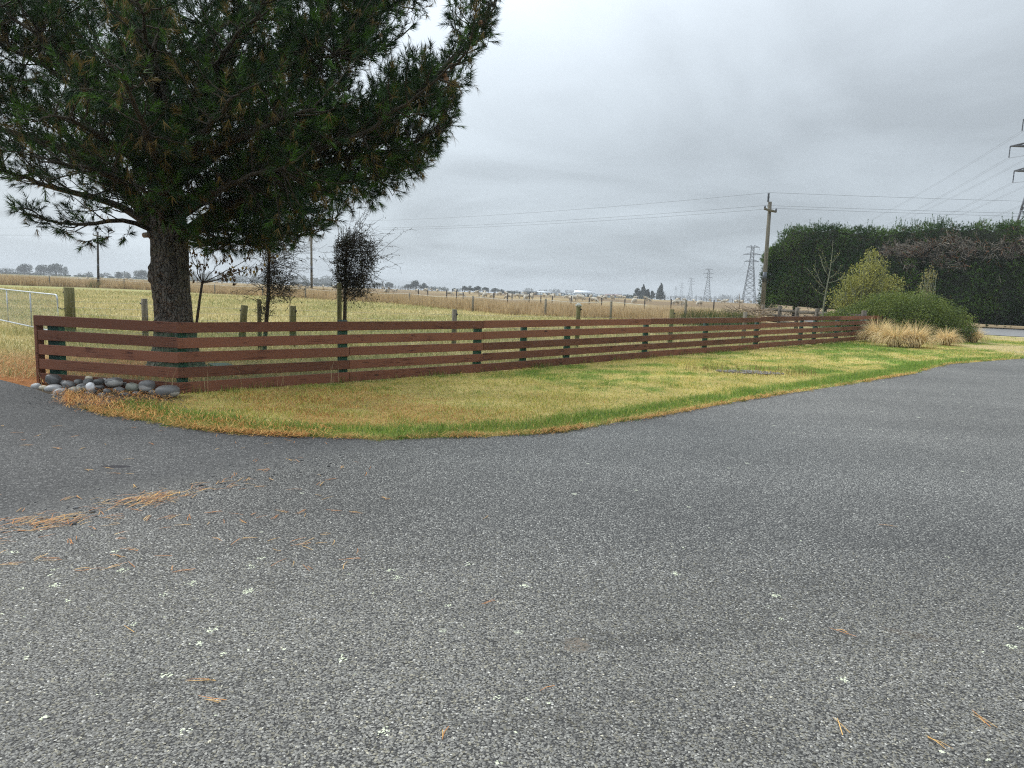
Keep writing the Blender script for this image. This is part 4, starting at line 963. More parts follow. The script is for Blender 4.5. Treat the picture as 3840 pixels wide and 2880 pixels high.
def P3(lst):
    """limb path: picture position at a depth offset from the trunk"""
    return np.array([V(x, y, TY + dy) for x, y, dy in lst])
LIMBS = [
    ([(600, 870, 0), (470, 720, -.3), (400, 630, -.5), (250, 560, -.8), (60, 500, -1.0), (-250, 430, -1.2)], .125),
    ([(600, 870, 0), (450, 770, .4), (330, 735, .6), (180, 700, .9), (20, 640, 1.0), (-200, 600, 1.2)], .085),
    ([(600, 880, 0), (470, 815, -.5), (360, 840, -.8), (240, 845, -1.0), (110, 815, -1.2)], .04),
    ([(610, 820, 0), (350, 600, 1.0), (150, 420, 1.5), (-150, 300, 2.0)], .10),
    ([(600, 720, 0), (420, 430, -.8), (200, 180, -1.5), (0, 20, -2.0)], .09),
    ([(600, 660, 0), (380, 250, 1), (200, 0, 1.5), (100, -200, 2)], .09),
    ([(600, 600, 0), (300, 330, -.4), (80, 200, -.6), (-120, 120, -.8)], .08),
    ([(670, 890, 0), (800, 800, -.3), (950, 720, -.6), (1100, 640, -.9), (1300, 590, -1.2), (1500, 560, -1.4), (1640, 490, -1.5)], .12),
    ([(670, 900, 0), (820, 830, .3), (1000, 760, .6), (1150, 710, .8), (1300, 690, 1.0), (1420, 660, 1.1), (1540, 640, 1.2)], .085),
    ([(660, 770, 0), (900, 650, -.5), (1150, 570, -.8), (1380, 480, -1.), (1600, 320, -1.2), (1730, 200, -1.3), (1850, 30, -1.4)], .11),
    ([(640, 580, 0), (700, 445, -.4), (780, 350, -.6), (860, 210, -.8), (950, 70, -1), (1050, -80, -1.1)], .10),
    ([(610, 450, 0), (850, 310, .3), (1100, 200, .5), (1300, 100, .6), (1480, 20, .6), (1600, -60, .6)], .09),
    ([(600, 330, 0), (800, 120, -.5), (1000, -30, -.8), (1250, -100, -1.)], .085),
    ([(660, 820, 0), (900, 660, .8), (1150, 520, 1.2), (1380, 430, 1.4), (1560, 400, 1.5), (1690, 340, 1.5)], .10),
    ([(650, 700, 0), (900, 520, 1.3), (1150, 380, 2.0), (1330, 330, 2.2)], .09),
    ([(640, 560, 0), (850, 380, -1.2), (1050, 260, -1.8), (1250, 200, -2.2)], .08),
    ([(670, 900, 0), (760, 925, -.5), (850, 915, -.8), (920, 900, -.9)], .028),
    ([(680, 880, 0), (850, 850, .4), (1000, 870, .6), (1120, 880, .7)], .035),
    ([(680, 870, 0), (900, 800, 1.0), (1080, 790, 1.3), (1200, 780, 1.5)], .05),
    ([(640, 790, 0), (600, 640, -1.5), (560, 520, -3), (500, 380, -4.2), (450, 250, -4.8)], .10),
    ([(640, 730, 0), (720, 580, -1.5), (800, 440, -3), (900, 350, -4)], .09),
    ([(620, 690, 0), (480, 580, -1.5), (330, 480, -3), (180, 420, -4)], .09),
    ([(615, 580, 0), (600, 380, -1.5), (560, 180, -3), (520, 20, -4)], .09),
    ([(615, 520, 0), (760, 300, -1.8), (900, 120, -3.2), (980, 20, -3.6)], .08),
    ([(630, 640, 0), (850, 540, -1.8), (1050, 450, -3), (1180, 400, -3.4)], .08),
    ([(620, 820, 0), (470, 690, -1.5), (330, 620, -2.6), (150, 600, -3.2)], .07),
    ([(640, 830, 0), (800, 720, -1.6), (950, 650, -2.6), (1100, 620, -3.0)], .07),
    ([(620, 860, 0), (590, 760, -1.2), (520, 700, -2.2), (430, 640, -2.8)], .05),
    ([(600, 850, 0), (480, 690, 1.8), (350, 600, 3.2), (180, 560, 4)], .09),
    ([(640, 850, 0), (800, 700, 2.0), (950, 620, 3.6), (1100, 580, 4.6)], .09),
    ([(620, 760, 0), (600, 600, 2.2), (560, 500, 4), (500, 430, 5)], .09),
    ([(610, 600, 0), (750, 420, 2.), (900, 320, 3.4), (1050, 250, 4.2)], .08),
    ([(600, 560, 0), (420, 350, 2.2), (300, 240, 3.6), (150, 160, 4.4)], .08),
    ([(590, 350, 0), (520, 150, 2.), (450, 20, 3.2)], .07),
]
limbs = [(P3(l), r0) for l, r0 in LIMBS]
_rs = np.random.default_rng(77)
for l, r0 in LIMBS[7:19]:                            # lighter sister limbs on the long side of the crown
    for _ in range(1):
        dx, dy_, dz = _rs.normal(0, 95), _rs.normal(-10, 65), _rs.normal(0, 1.1)
        m_ = len(l) - 1
        limbs.append((P3([(x + dx * (k / m_), y + dy_ * (k / m_) - 12 * _rs.random(), dd0 + dz * k / m_) for k, (x, y, dd0) in enumerate(l[:max(3, m_)])]), r0 * .5))
# the crown goes on above the picture
rl = np.random.default_rng(4)
for k in range(26):
    z0 = 6.6 + k * 0.30; az = k * 2.4; ln = max(0.8, 4.3 * (1 - (z0 - 6.6) / 9)) * rl.uniform(.8, 1.1)
    p0 = np.array([TX - .55, TY + .1, z0]); dr = np.array([math.cos(az), math.sin(az), 0])
    limbs.append((np.array([p0 + dr * ln * t + np.array([0, 0, ln * (.35 * t + .3 * t * t)]) for t in np.linspace(0, 1, 5)]), .06))
SIL = [(-900, -3000), (-900, 640), (-300, 655), (0, 662), (40, 690), (80, 735), (45, 765), (45, 800), (110, 860), (200, 850), (250, 885), (300, 900), (300, 935), (390, 935), (430, 870), (455, 905), (500, 890), (550, 835), (660, 850),
       (710, 915), (800, 945), (900, 945), (960, 930), (1060, 935), (1150, 905), (1240, 850), (1330, 790), (1440, 770), (1530, 690), (1620, 610), (1680, 520), (1725, 425), (1725, 400), (1690, 400), (1735, 330), (1770, 270), (1770, 220), (1840, 180), (1850, 110), (1890, 10), (1900, -60),
       (1720, -60), (1680, 60), (1690, 165), (1640, 230), (1600, 190), (1570, 215), (1500, 200), (1470, 240), (1400, 270), (1330, 350), (1315, 330), (1345, 240), (1450, 205), (1540, 110), (1600, 60), (1660, -30), (1700, -3000)]
tb = MB(); sb = []; sa = []; sl = []; sn = []; tw0 = []; tw1 = []; twr = []
def resample(P, step):
    d = np.concatenate([[0], np.cumsum(np.linalg.norm(np.diff(P, axis=0), axis=1))]); n = max(3, int(d[-1] / step) + 1)
    s = np.linspace(0, d[-1], n)
    # smooth the hand laid path a little
    Q = np.stack([np.interp(s, d, P[:, i]) for i in range(3)], 1)
    for _ in range(2): Q[1:-1] = (Q[:-2] + 2 * Q[1:-1] + Q[2:]) / 4
    return Q, d[-1]
def okay(P):
    px, py, w = proj(P)
    return inpoly(px, py, SIL)
limb_pts = []
for P, r0 in limbs:
    Q, ln = resample(P, .22)
    n = len(Q); tt = np.linspace(0, 1, n)
    Q = Q + rl.normal(0, .02, Q.shape) * tt[:, None]
    tb.tube(toloc(Q), r0 * (1 - tt) ** .8 * (.8 if r0 > .07 else 1) + .010, 7)
    T = unit(np.gradient(Q, axis=0))
    for i in range(1, n):
        if tt[i] * ln < .55: continue
        nsec = 2 if rl.random() < .4 else 1
        for _ in range(nsec):
            sd = rl.choice([-1, 1]); lat = unit(np.cross(T[i], [0, 0, 1.])) * sd
            a = rl.uniform(.6, 1.15)
            d = unit(T[i] * math.cos(a) + lat * math.sin(a) * rl.uniform(.5, 1) + np.array([0, 0, rl.normal(.12, .35)]))
            L2 = rl.uniform(.45, 1.25) * (1.05 - .5 * tt[i])
            m = 6; ts = np.linspace(0, 1, m)[:, None]
            B = Q[i] + d * ts * L2 + np.array([0, 0, 1.]) * (ts ** 2) * L2 * rl.uniform(-.05, .45) + np.cumsum(rl.normal(0, .02, (m, 3)), 0)
            # cut branches back to the crown's outline
            ok = okay(B); kx = m
            for q in range(m):
                if not ok[q]: kx = q; break
            if kx < 2: continue
            B = B[:kx]
            tb.tube(toloc(B), np.linspace(.016, .006, kx), 3, caps=False)
            D = unit(np.gradient(B, axis=0)); cum = L2 * kx / m
            for s in np.arange(.25 * cum, cum, .085):
                u = s / cum * (kx - 1); j = int(min(u, kx - 2)); base = B[j] + (B[j + 1] - B[j]) * (u - j)
                d2 = unit(D[j] * rl.uniform(.4, 1.) + rl.normal(0, .42, 3) + np.array([0, 0, rl.uniform(.05, 1.0)]))
                sb.append(base); sa.append(d2); sl.append(rl.uniform(.12, .30))
            sb.append(B[-1]); sa.append(unit(D[-1] + np.array([0, 0, .5]))); sl.append(rl.uniform(.2, .36))
    limb_pts.append(Q[int(n * .12):])
    # upright leading shoots near the limb's end
    for i in range(int(n * .55), n):
        if rl.random() < .75:
            sb.append(Q[i]); sa.append(unit(T[i] * .4 + np.array([0, 0, 1.]) + rl.normal(0, .25, 3))); sl.append(rl.uniform(.25, .5))
# branches reaching into the rest of the crown's volume from the nearest limb
LPt = np.concatenate(limb_pts); nT = 0
while nT < 1080:
    px = rl.uniform(-350, 1900); py = rl.uniform(-120, 930)
    if not inpoly(np.array([px]), np.array([py]), SIL)[0]: continue
    if (px < 950 and rl.random() < .33) or (px < 560 and py > 630): continue
    rad_t = max(.5, 3.0 * (1 - abs(px - 600) / 1500)); dy_ = rl.uniform(-1, .8) * rad_t - (.9 if px > 1000 else 0)
    T_ = V(px, py, TY + dy_); dv = np.linalg.norm(LPt - T_, axis=1) + np.maximum(0, LPt[:, 2] - T_[2]) * .8
    j = int(np.argmin(dv)); B0 = LPt[j]; ln = np.linalg.norm(T_ - B0)
    if ln < .25 or ln > 2.2: continue
    nT += 1; m = 7; ts = np.linspace(0, 1, m)[:, None]
    B = B0 + (T_ - B0) * ts + np.array([0, 0, -1.]) * (ts * (1 - ts)) * ln * rl.uniform(0, .5) + np.cumsum(rl.normal(0, .018, (m, 3)), 0) * ts
    ok = okay(B)
    if not ok[2:].all(): continue
    tb.tube(toloc(B), np.linspace(.017, .006, m), 3, caps=False); D = unit(np.gradient(B, axis=0))
    for s in np.arange(max(.2, ln - .75), ln, .07):
        u = s / ln * (m - 1); j = int(min(u, m - 2)); base = B[j] + (B[j + 1] - B[j]) * (u - j)
        sb.append(base); sa.append(unit(D[j] * rl.uniform(.3, 1.) + rl.normal(0, .5, 3) + np.array([0, 0, rl.uniform(0, .9)]))); sl.append(rl.uniform(.12, .30))
    for _ in range(3): sb.append(B[-1]); sa.append(unit(D[-1] * .6 + rl.normal(0, .45, 3) + np.array([0, 0, .5]))); sl.append(rl.uniform(.14, .32))
# the tall upright shoots standing in the notch of the crown and on the outer limb
for (px, py, Y) in [(1440, 300, -1.1), (1515, 270, -1.1), (1600, 250, -1.2), (1440, 210, -1.1), (1515, 195, -1.1), (1480, 330, -1.1), (1560, 330, -1.1), (1400, 360, -1.0), (1350, 390, -1.0), (1680, 180, -1.3), (1705, 90, -1.3), (1755, 60, -1.3), (1750, 10, -1.3), (1740, 130, -1.3), (1800, 120, -1.35),
                    (1820, 60, -1.35), (1850, 0, -1.4), (1720, 240, -1.2), (1760, 260, -1.2), (1690, 300, -1.2), (1650, 400, -1.3), (1680, 440, -1.4), (1700, 470, -1.4), (1720, 440, -1.4), (1640, 300, -1.2), (1610, 340, -1.2), (1830, -30, -1.4), (1870, -20, -1.4)]:
    for _ in range(3):
        sb.append(V(px + rl.normal(0, 12), py + rl.normal(20, 14), TY + Y + rl.normal(0, .12))); sa.append(unit(np.array([rl.normal(.1, .22), rl.normal(0, .22), 1.]))); sl.append(rl.uniform(.3, .5))
# whorls hanging low round the trunk
for (px, py, Y) in [(480, 890, -.5), (320, 920, -1.0), (345, 905, -1.), (600, 830, -.4), (640, 860, -.45), (700, 900, -.5), (740, 905, -.5), (780, 920, -.4), (820, 930, -.5), (690, 850, -.5), (720, 870, -.4), (870, 935, -.6), (410, 890, -.6), (620, 800, -.6), (660, 800, -.5), (585, 770, -.5), (560, 800, -.4), (230, 870, -1.), (140, 850, -1.1), (80, 790, -1.2), (900, 900, .4), (980, 900, .5), (1050, 890, .6), (1110, 890, .6)]:
    for _ in range(7):
        sb.append(V(px + rl.normal(0, 10), py + rl.normal(0, 10), TY + Y)); d2 = rl.normal(0, 1, 3); d2[2] = d2[2] * .6 - .1; sa.append(unit(d2)); sl.append(rl.uniform(.10, .24))
sb = np.array(sb); sa = np.array(sa); sl = np.array(sl)
keep = okay(sb + sa * (sl * .45)[:, None]); px, py, w = proj(sb)
keep &= (np.hypot(sb[:, 0] - TX, sb[:, 1] - TY) > .38) & ((px > -700) & (px < 2200) & (py > -900) | (rl.random(len(sb)) < .5))
sb, sa, sl = sb[keep], sa[keep], sl[keep]; S = len(sb)
base_c = np.array([0.016, 0.041, 0.007]); c2 = np.array([0.050, 0.110, 0.013]); c3 = np.array([.013, .038, .013])
u = rl.random((S, 1)); colr = np.where(u < .5, base_c, np.where(u < .76, c2, c3)) * rl.uniform(.75, 1.35, (S, 1))
colr = np.where(rl.random((S, 1)) < .05, np.array([[.17, .12, .035]]), colr)
NV = needles(sb, sa, sl, 32, .130, .0088, colr, (66, 22), r=rl)
# old drooping yellow needles at the foot of some shoots
od = rl.random(S) < .12; dsa = unit(sa[od] * .2 + np.array([0, 0, -1.]) + rl.normal(0, .3, (od.sum(), 3)))
NO = needles(sb[od], dsa, sl[od] * .5, 12, .14, .006, np.tile([[.22, .15, .045]], (od.sum(), 1)) * rl.uniform(.6, 1.2, (od.sum(), 1)), (50, 25), r=rl)
v, f, c = join([NV, NO]); print('pine shoots', S)
crown = link('crown', mesh_np('crown', toloc(v), f, c), MT['needle'], pine)
st3 = rl.random(S) < .4; v, f = cones(toloc(sb[st3]), toloc((sb + sa * sl[:, None])[st3]), .006, .003, 3); tb.add(v, f)
tb.build('limbs', MT['limb'], pine, smooth=True)
# cones on the outer limb
MT['cone'] = noise_mat('pine_cone', (.10, .05, .025), (.28, .16, .08), 30, .8, 1.0, 50)
for (px, py) in [(1690, 245), (1665, 280), (1672, 300), (1800, 85), (1768, 150), (1780, 160), (820, 660)]:
    P = V(px, py, TY - 1.5 if px > 1000 else TY - 1.2); bm = bmesh.new(); bmesh.ops.create_uvsphere(bm, u_segments=14, v_segments=14, radius=.045)
    for vv in bm.verts:
        a = math.atan2(vv.co.y, vv.co.x); vv.co *= 1 + .12 * math.sin(a * 5 + vv.co.z * 160); vv.co.z *= 1.5
        if vv.co.z > 0: vv.co.x *= 1 - vv.co.z * 6; vv.co.y *= 1 - vv.co.z * 6
    me = bpy.data.meshes.new('cone'); bm.to_mesh(me); bm.free(); o = link('cone', me, MT['cone'], pine); o.location = toloc(P); o.rotation_euler = (random.uniform(0, 3), random.uniform(0, 3), 0)

# a dark green board left lying on the litter behind the rails
gp4 = [G(781, 1362, .04), G(851, 1360, .04), G(893, 1375, .04), G(816, 1379, .04)]; m = MB(); q = np.array(gp4); c0_ = q.mean(0)
m.add(np.concatenate([q - c0_ - [0, 0, .04], q - c0_]), np.array([[0, 3, 2, 1], [4, 5, 6, 7], [0, 1, 5, 4], [1, 2, 6, 5], [2, 3, 7, 6], [3, 0, 4, 7]])); gb = m.build('board', MT['post_green']); gb.location = c0_
tag(gb, 'dark green board lying on the ground behind the rails by the pine', 'board')
# ------------------------------------------------------------------ small trees behind the fence
def grow(p, d, ln, r0, depth, mbx, tips, rr, curl=.25, nsub=(2, 4), up=.15, ratio=.62, seg=5, ang=.7, sides=4):
    pts = [np.array(p)]; d = unit(np.array(d, float)); dirs = [d]
    for k in range(seg):
        d = unit(d + rr.normal(0, curl, 3) / seg ** .5 + np.array([0, 0, up / seg])); pts.append(pts[-1] + d * ln / seg); dirs.append(d)
    mbx.tube(np.array(pts), np.linspace(r0, max(r0 * .45, .0015), seg + 1), sides, caps=False)
    tips.append((pts[-1], d, depth)); 
    if depth > 0:
        for _ in range(rr.integers(*nsub)):
            t = rr.uniform(.25, 1.0); i = min(int(t * seg), seg - 1); b_ = pts[i] + (pts[i + 1] - pts[i]) * (t * seg - i)
            lat = unit(np.cross(dirs[i], rr.normal(size=3))); nd = unit(dirs[i] * math.cos(ang) + lat * math.sin(ang))
            grow(b_, nd, ln * ratio * rr.uniform(.7, 1.2), r0 * .55, depth - 1, mbx, tips, rr, curl, nsub, up, ratio, seg, ang, sides)
    else: tips.append((pts[-2], dirs[-2], depth))
    return pts
# sapling with a few brown leaves
SY = 16.0
sap = thing('young_tree', 'thin young tree with a few hanging brown leaves right of the pine trunk', 'tree', V(735, 1330, SY)); o0 = np.array(sap.location); o0[2] = 0; sap.location = o0
rr = np.random.default_rng(3); m = MB(); tips = []
tr_ = np.array([V(728, 1345, SY), V(735, 1230, SY), V(748, 1130, SY), V(758, 1062, SY)]) - o0; tr_[0][2] = -.1
mt_ = MB(); mt_.tube(tr_, [.038, .034, .030, .028], 8); mt_.build('trunk', MT['twig'], sap, True)
for tx, ty, dy, r0 in [(705, 935, -.2, .014), (730, 960, .3, .012), (790, 920, -.2, .014), (850, 960, .2, .012), (960, 950, -.1, .013), (930, 1010, .3, .012), (880, 1020, -.4, .010), (690, 1000, .2, .010), (1000, 985, .1, .011), (770, 950, .5, .010)]:
    e = V(tx, ty, SY + dy) - o0; s = tr_[-1]; mid = (s + e) / 2 + np.array([0, 0, -.06 if abs(tx - 760) > 100 else .03]); pts = []
    for k in np.linspace(0, 1, 8): pts.append((1 - k) ** 2 * s + 2 * k * (1 - k) * mid + k * k * e + rr.normal(0, .008, 3))
    m.tube(pts, np.linspace(r0, .004, 8), 5); tips.append((pts[-1], unit(pts[-1] - pts[-2]), 0))
    for q in range(3, 8):
        for _ in range(2):
            dq = unit(unit(pts[q] - pts[q - 1]) + rr.normal(0, .5, 3) + np.array([0, 0, .2])); grow(pts[q], dq, rr.uniform(.1, .32), .004, 0, m, tips, rr, seg=3, sides=3)
m.build('branches', MT['twig'], sap)
lp = [t for t in tips if rr.random() < .55]; P = np.array([t[0] for t in lp]); P = np.repeat(P, 2, 0) + rr.normal(0, .03, (len(lp) * 2, 3)); P[:, 2] -= .05
n = len(P); dn_ = unit(np.array([[0, 0, -1.]]) + rr.normal(0, .45, (n, 3))); sd = unit(np.cross(dn_, rr.normal(size=(n, 3)))); ll = rr.uniform(.07, .12, n)[:, None]; ww = ll * .28
Vt = np.stack([P, P + dn_ * ll * .5 + sd * ww, P + dn_ * ll, P + dn_ * ll * .5 - sd * ww], 1).reshape(-1, 3)
u = rr.random((n, 1)); lc = np.where(u < .75, np.array([[.075, .042, .02]]), np.where(u < .92, np.array([[.10, .095, .03]]), np.array([[.30, .20, .03]])))
kind(link('leaves', mesh_np('leaves', Vt, np.arange(n * 4).reshape(-1, 4), np.repeat(lc, 4, 0)), MT['foliage'], sap), 'stuff')

# two tangled wiry shrubs on stakes
def wiry(name, label, Y, basepx, trunkpx, blobs, whips, nleaf, seed, right_spray):
    o0 = V(basepx[0], basepx[1], Y); o0[2] = 0
    root = thing(name, label, 'shrub', o0); rr = np.random.default_rng(seed)
    mt_ = MB(); tp = np.array([V(x, y, Y) for x, y in trunkpx]) - o0; tp[0][2] = -.1
    tp_, _l = resample(tp, .15); mt_.tube(tp_, np.linspace(.055, .022, len(tp_)), 8); mt_.build('trunk', MT['twig'], root, True)
    m = MB(); LP = []
    for (bx, by, sx, sy, cnt) in blobs:                       # dense tangle of zigzag twigs
        for _ in range(cnt):
            q = V(bx + rr.uniform(-1, 1) * sx, by + rr.uniform(-1, 1) * sy, Y + rr.uniform(-1, 1) * sx * Y / FPX) - o0
            d = unit(rr.normal(0, 1, 3) * np.array([1, 1, .9]) + np.array([.2, 0, .35])); pts = [q]
            for k in range(4): d = unit(d + rr.normal(0, .55, 3)); pts.append(pts[-1] + d * rr.uniform(.03, .085))
            m.tube(pts, np.linspace(.0055, .003, 5), 3, caps=False); LP += pts[1:]
    for (x0, y0, x1, y1, cnt) in right_spray:                 # thin arching sprays
        for _ in range(cnt):
            a = V(x0 + rr.normal(0, 12), y0 + rr.normal(0, 25), Y + rr.normal(0, .1)) - o0; e = V(x1 + rr.normal(0, 40), y1 + rr.normal(0, 45), Y + rr.normal(0, .45)) - o0
            mid = (a + e) / 2 + np.array([0, 0, rr.uniform(-.05, .22)]); pts = [(1 - k) ** 2 * a + 2 * k * (1 - k) * mid + k * k * e + rr.normal(0, .018, 3) for k in np.linspace(0, 1, 9)]
            m.tube(pts, np.linspace(.006, .0022, 9), 3, caps=False); LP += pts[3:]
            for q in range(3, 9):
                if rr.random() < .7: dq = unit(pts[q] - pts[q - 1] + rr.normal(0, .05, 3)); m.tube([pts[q], pts[q] + unit(dq + rr.normal(0, .6, 3)) * rr.uniform(.06, .22)], [.003, .0018], 3, caps=False)
    for (x0, y0, x1, y1) in whips:
        a = V(x0, y0, Y + rr.normal(0, .05)) - o0; e = V(x1, y1, Y + rr.normal(0, .08)) - o0; mid = (a + e) / 2 + rr.normal(0, .02, 3); m.tube([a, mid, e], [.007, .006, .004], 4)
    m.build('twigs', MT['twig'], root)
    LP = np.array(LP); P = LP[rr.integers(0, len(LP), nleaf)] + rr.normal(0, .022, (nleaf, 3))
    v, f = leaf_quads(P, rr.uniform(.022, .046, nleaf), rr, aspect=.6); lc = np.array([[.030, .034, .016]]) * rr.uniform(.6, 1.7, (nleaf, 1))
    kind(link('leaves', mesh_np('leaves', v, f, np.repeat(lc, 4, 0)), MT['foliage'], root), 'stuff'); return root
wiry('wiry_shrub', 'sparse wiry shrub with scraggly side twigs under the pine boughs', 16.5, (990, 1345), [(990, 1350), (998, 1210), (1006, 1130), (1008, 1020), (1010, 900), (1015, 760)],
     [(1008, 960, 22, 110, 330), (1014, 830, 26, 90, 260), (1045, 1080, 48, 55, 230), (990, 1160, 25, 30, 60), (1060, 980, 45, 60, 110)], [(1030, 940, 1032, 800), (1050, 920, 1060, 780), (1000, 900, 996, 740)], 3200, 5,
     [(1010, 1000, 1150, 990, 16), (1010, 960, 1170, 950, 14), (1010, 1080, 1130, 1120, 16), (1005, 1100, 930, 1090, 8), (1010, 900, 1140, 870, 10), (1010, 1000, 940, 1010, 8), (1010, 1060, 1120, 1060, 10)])
wiry('wiry_shrub', 'dense dark twiggy shrub with upright bare whips beside a stake', 16.5, (1290, 1340), [(1288, 1345), (1292, 1220), (1294, 1130), (1296, 1040), (1298, 930)],
     [(1284, 990, 24, 85, 520), (1330, 985, 36, 85, 420), (1375, 970, 30, 62, 220), (1320, 900, 40, 26, 150), (1310, 1085, 40, 38, 190), (1350, 1070, 30, 45, 130)],
     [(1271, 920, 1268, 855), (1281, 910, 1278, 850), (1290, 900, 1288, 848), (1301, 905, 1300, 850), (1312, 895, 1311, 848), (1327, 890, 1330, 850)], 6500, 6,
     [(1360, 950, 1450, 930, 14), (1340, 890, 1390, 850, 9), (1330, 880, 1370, 830, 9), (1360, 1010, 1425, 1010, 12), (1290, 960, 1240, 940, 4), (1290, 1020, 1230, 1000, 4), (1350, 1060, 1400, 1070, 8), (1300, 1080, 1310, 1140, 10), (1340, 1060, 1370, 1110, 10)])
def stake(px, top, base, Y, w, label):
    a, e = V(px[1], base, Y), V(px[0], top, Y); z0 = a.copy(); m = MB(); d = unit(e - a); a = a - d * ((a[2] + .2) / max(d[2], .5))
    m.tube([(0, 0, 0), e - a], w / 2 ** .5, 4); o = m.build('stake', MT['post_moss']); o.location = a; o.rotation_euler = (0, 0, 0)
    return tag(o, label, 'stake')
stake((971, 975), 1122, 1340, 16.9, .075, 'tall square green wooden stake by the sparse wiry shrub')
stake((1272, 1274), 1060, 1345, 16.2, .075, 'tall square wooden stake against the dense twiggy shrub')

# ------------------------------------------------------------------ wire netting fence behind
wf = thing('wire_fence', 'netting stock fence on round wooden posts behind the brown rails', 'fence', (V(258, 1240, 19.0)[0], 19.0, 0)); w0 = np.array(wf.location)
WP = [(258, 1078, 19.0, .125, 'post_moss'), (541, 1120, 18.8, .075, 'post_grey'), (917, 1145, 18.0, .085, 'post_moss'), (1098, 1147, 18.3, .085, 'post_moss'), (1705, 1160, 18.9, .065, 'post_grey'), (2170, 1143, 20.4, .065, 'post_moss'), (2520, 1160, 22.4, .07, 'post_moss'), (2795, 1170, 27, .075, 'post_grey')]
wtop = []
for k, (px, py, Y, r0, mk) in enumerate(WP):
    e = V(px, py, Y); m = MB(); lean = -.10 if k == 2 else random.uniform(-.015, .015); bx = e[0] + (lean * e[2] if k == 2 else 0)
    m.tube([(bx - w0[0], Y - w0[1], -.3), ((bx + e[0]) / 2 - w0[0], Y - w0[1], e[2] * .5), (e[0] - w0[0], Y - w0[1], e[2])], [r0 * 1.05, r0 * 1.02, r0], 16); m.build('post', MT[mk], wf, True)
    m = MB(); q = np.array([e[0] - w0[0] + (r0 if px > 1000 else -r0), Y - w0[1] - .02, e[2] - .13]); m.tube([q + [-.03, 0, 0], q, q + [.03, 0, 0]], [.012, .035, .012], 8); m.build('insulator', MT['black'], wf)
    wtop.append((e[0], Y, e[2]))
m = MB(); o = V(2170, 1148, 20.4) - w0       # lichen growing on one post top
bm = bmesh.new(); bmesh.ops.create_icosphere(bm, subdivisions=3, radius=.085)
for vv in bm.verts: vv.co *= 1 + .35 * mnoise.noise(vv.co * 30); vv.co.z *= .7
me = bpy.data.meshes.new('lichen_cap'); bm.to_mesh(me); bm.free(); oc = link('lichen_cap', me, noise_mat('lichen', (.3, .31, .27), (.5, .51, .46), 30), wf); oc.location = o + np.array([0, 0, .02])
for hgt in (.15, .3, .45, .6, .78, .93):
    m = MB()
    for a, b_ in zip(wtop[:-1], wtop[1:]):
        m.tube([np.array([a[0], a[1] - .09, hgt]) - w0, np.array([(a[0] + b_[0]) / 2, (a[1] + b_[1]) / 2 - .09, hgt - .015]) - w0, np.array([b_[0], b_[1] - .09, hgt]) - w0], .0032, 3, caps=False)
    m.build('wire', MT['wire'], wf)
m = MB()
for a, b_ in zip(wtop[:-1], wtop[1:]):
    n = int(math.hypot(b_[0] - a[0], b_[1] - a[1]) / .15)
    for k in range(1, n):
        t = k / n; m.tube([np.array([a[0] + (b_[0] - a[0]) * t, a[1] + (b_[1] - a[1]) * t - .09, .1]) - w0, np.array([a[0] + (b_[0] - a[0]) * t, a[1] + (b_[1] - a[1]) * t - .09, .78]) - w0], .0022, 3, caps=False)
kind(m.build('netting', MT['wire'], wf), 'stuff')

# ------------------------------------------------------------------ galvanised gate
g1 = V(216, 1110, 18.3); g0 = np.array([g1[0] - 7.0, 24.6, 0]); gd = np.array([g0[0] - g1[0], g0[1] - g1[1], 0]); GL = np.linalg.norm(gd); gd /= GL
gate = thing('mesh_gate', 'galvanised tube farm gate filled with chain mesh', 'gate', (g1[0], g1[1], 0))
zt, zb_ = 1.10, .13
def gp(s, z): return gd * s + np.array([0, 0, z])
m = MB(); arc = [gp(.03, .5)] + [gp(.03, zt - .14)] + [gp(.03 + .14 * (1 - math.cos(a)), zt - .14 + .14 * math.sin(a)) for a in np.linspace(.25, math.pi / 2, 6)] + [gp(1.5, zt), gp(GL, zt + .02)]
m.tube(arc, .021, 10); m.build('top_rail', MT['galv'], gate, True)
m = MB(); m.tube([gp(.03, .5), gp(.03, zb_ + .1), gp(.08, zb_), gp(GL, zb_ + .02)], .021, 10); m.build('bottom_rail', MT['galv'], gate, True)
for s in (2.45, 4.9, 7.35, 9.3): m = MB(); m.tube([gp(s, zb_), gp(s, zt)], .017, 8); m.build('upright', MT['galv'], gate, True)
m = MB(); st = .062
for k in range(int(GL / st)):
    for sgn in (1, -1):
        pts = []
        for j in range(int((zt - zb_) / (st / 2)) + 1):
            pts.append(gp(.05 + k * st + (st / 2 if (j % 2 == 0) == (sgn > 0) else 0), zb_ + j * st / 2))
        if sgn > 0: m.tube(pts, .0026, 3, caps=False)
kind(m.build('chain_mesh', MT['galv'], gate), 'stuff')
m = MB(); cs = np.array([.0, 0, .78]); m.tube([cs, cs + [.1, -.0, -.04], cs + [.22, -.05, -.01]], .010, 6); m.build('latch_chain', MT['black'], gate)

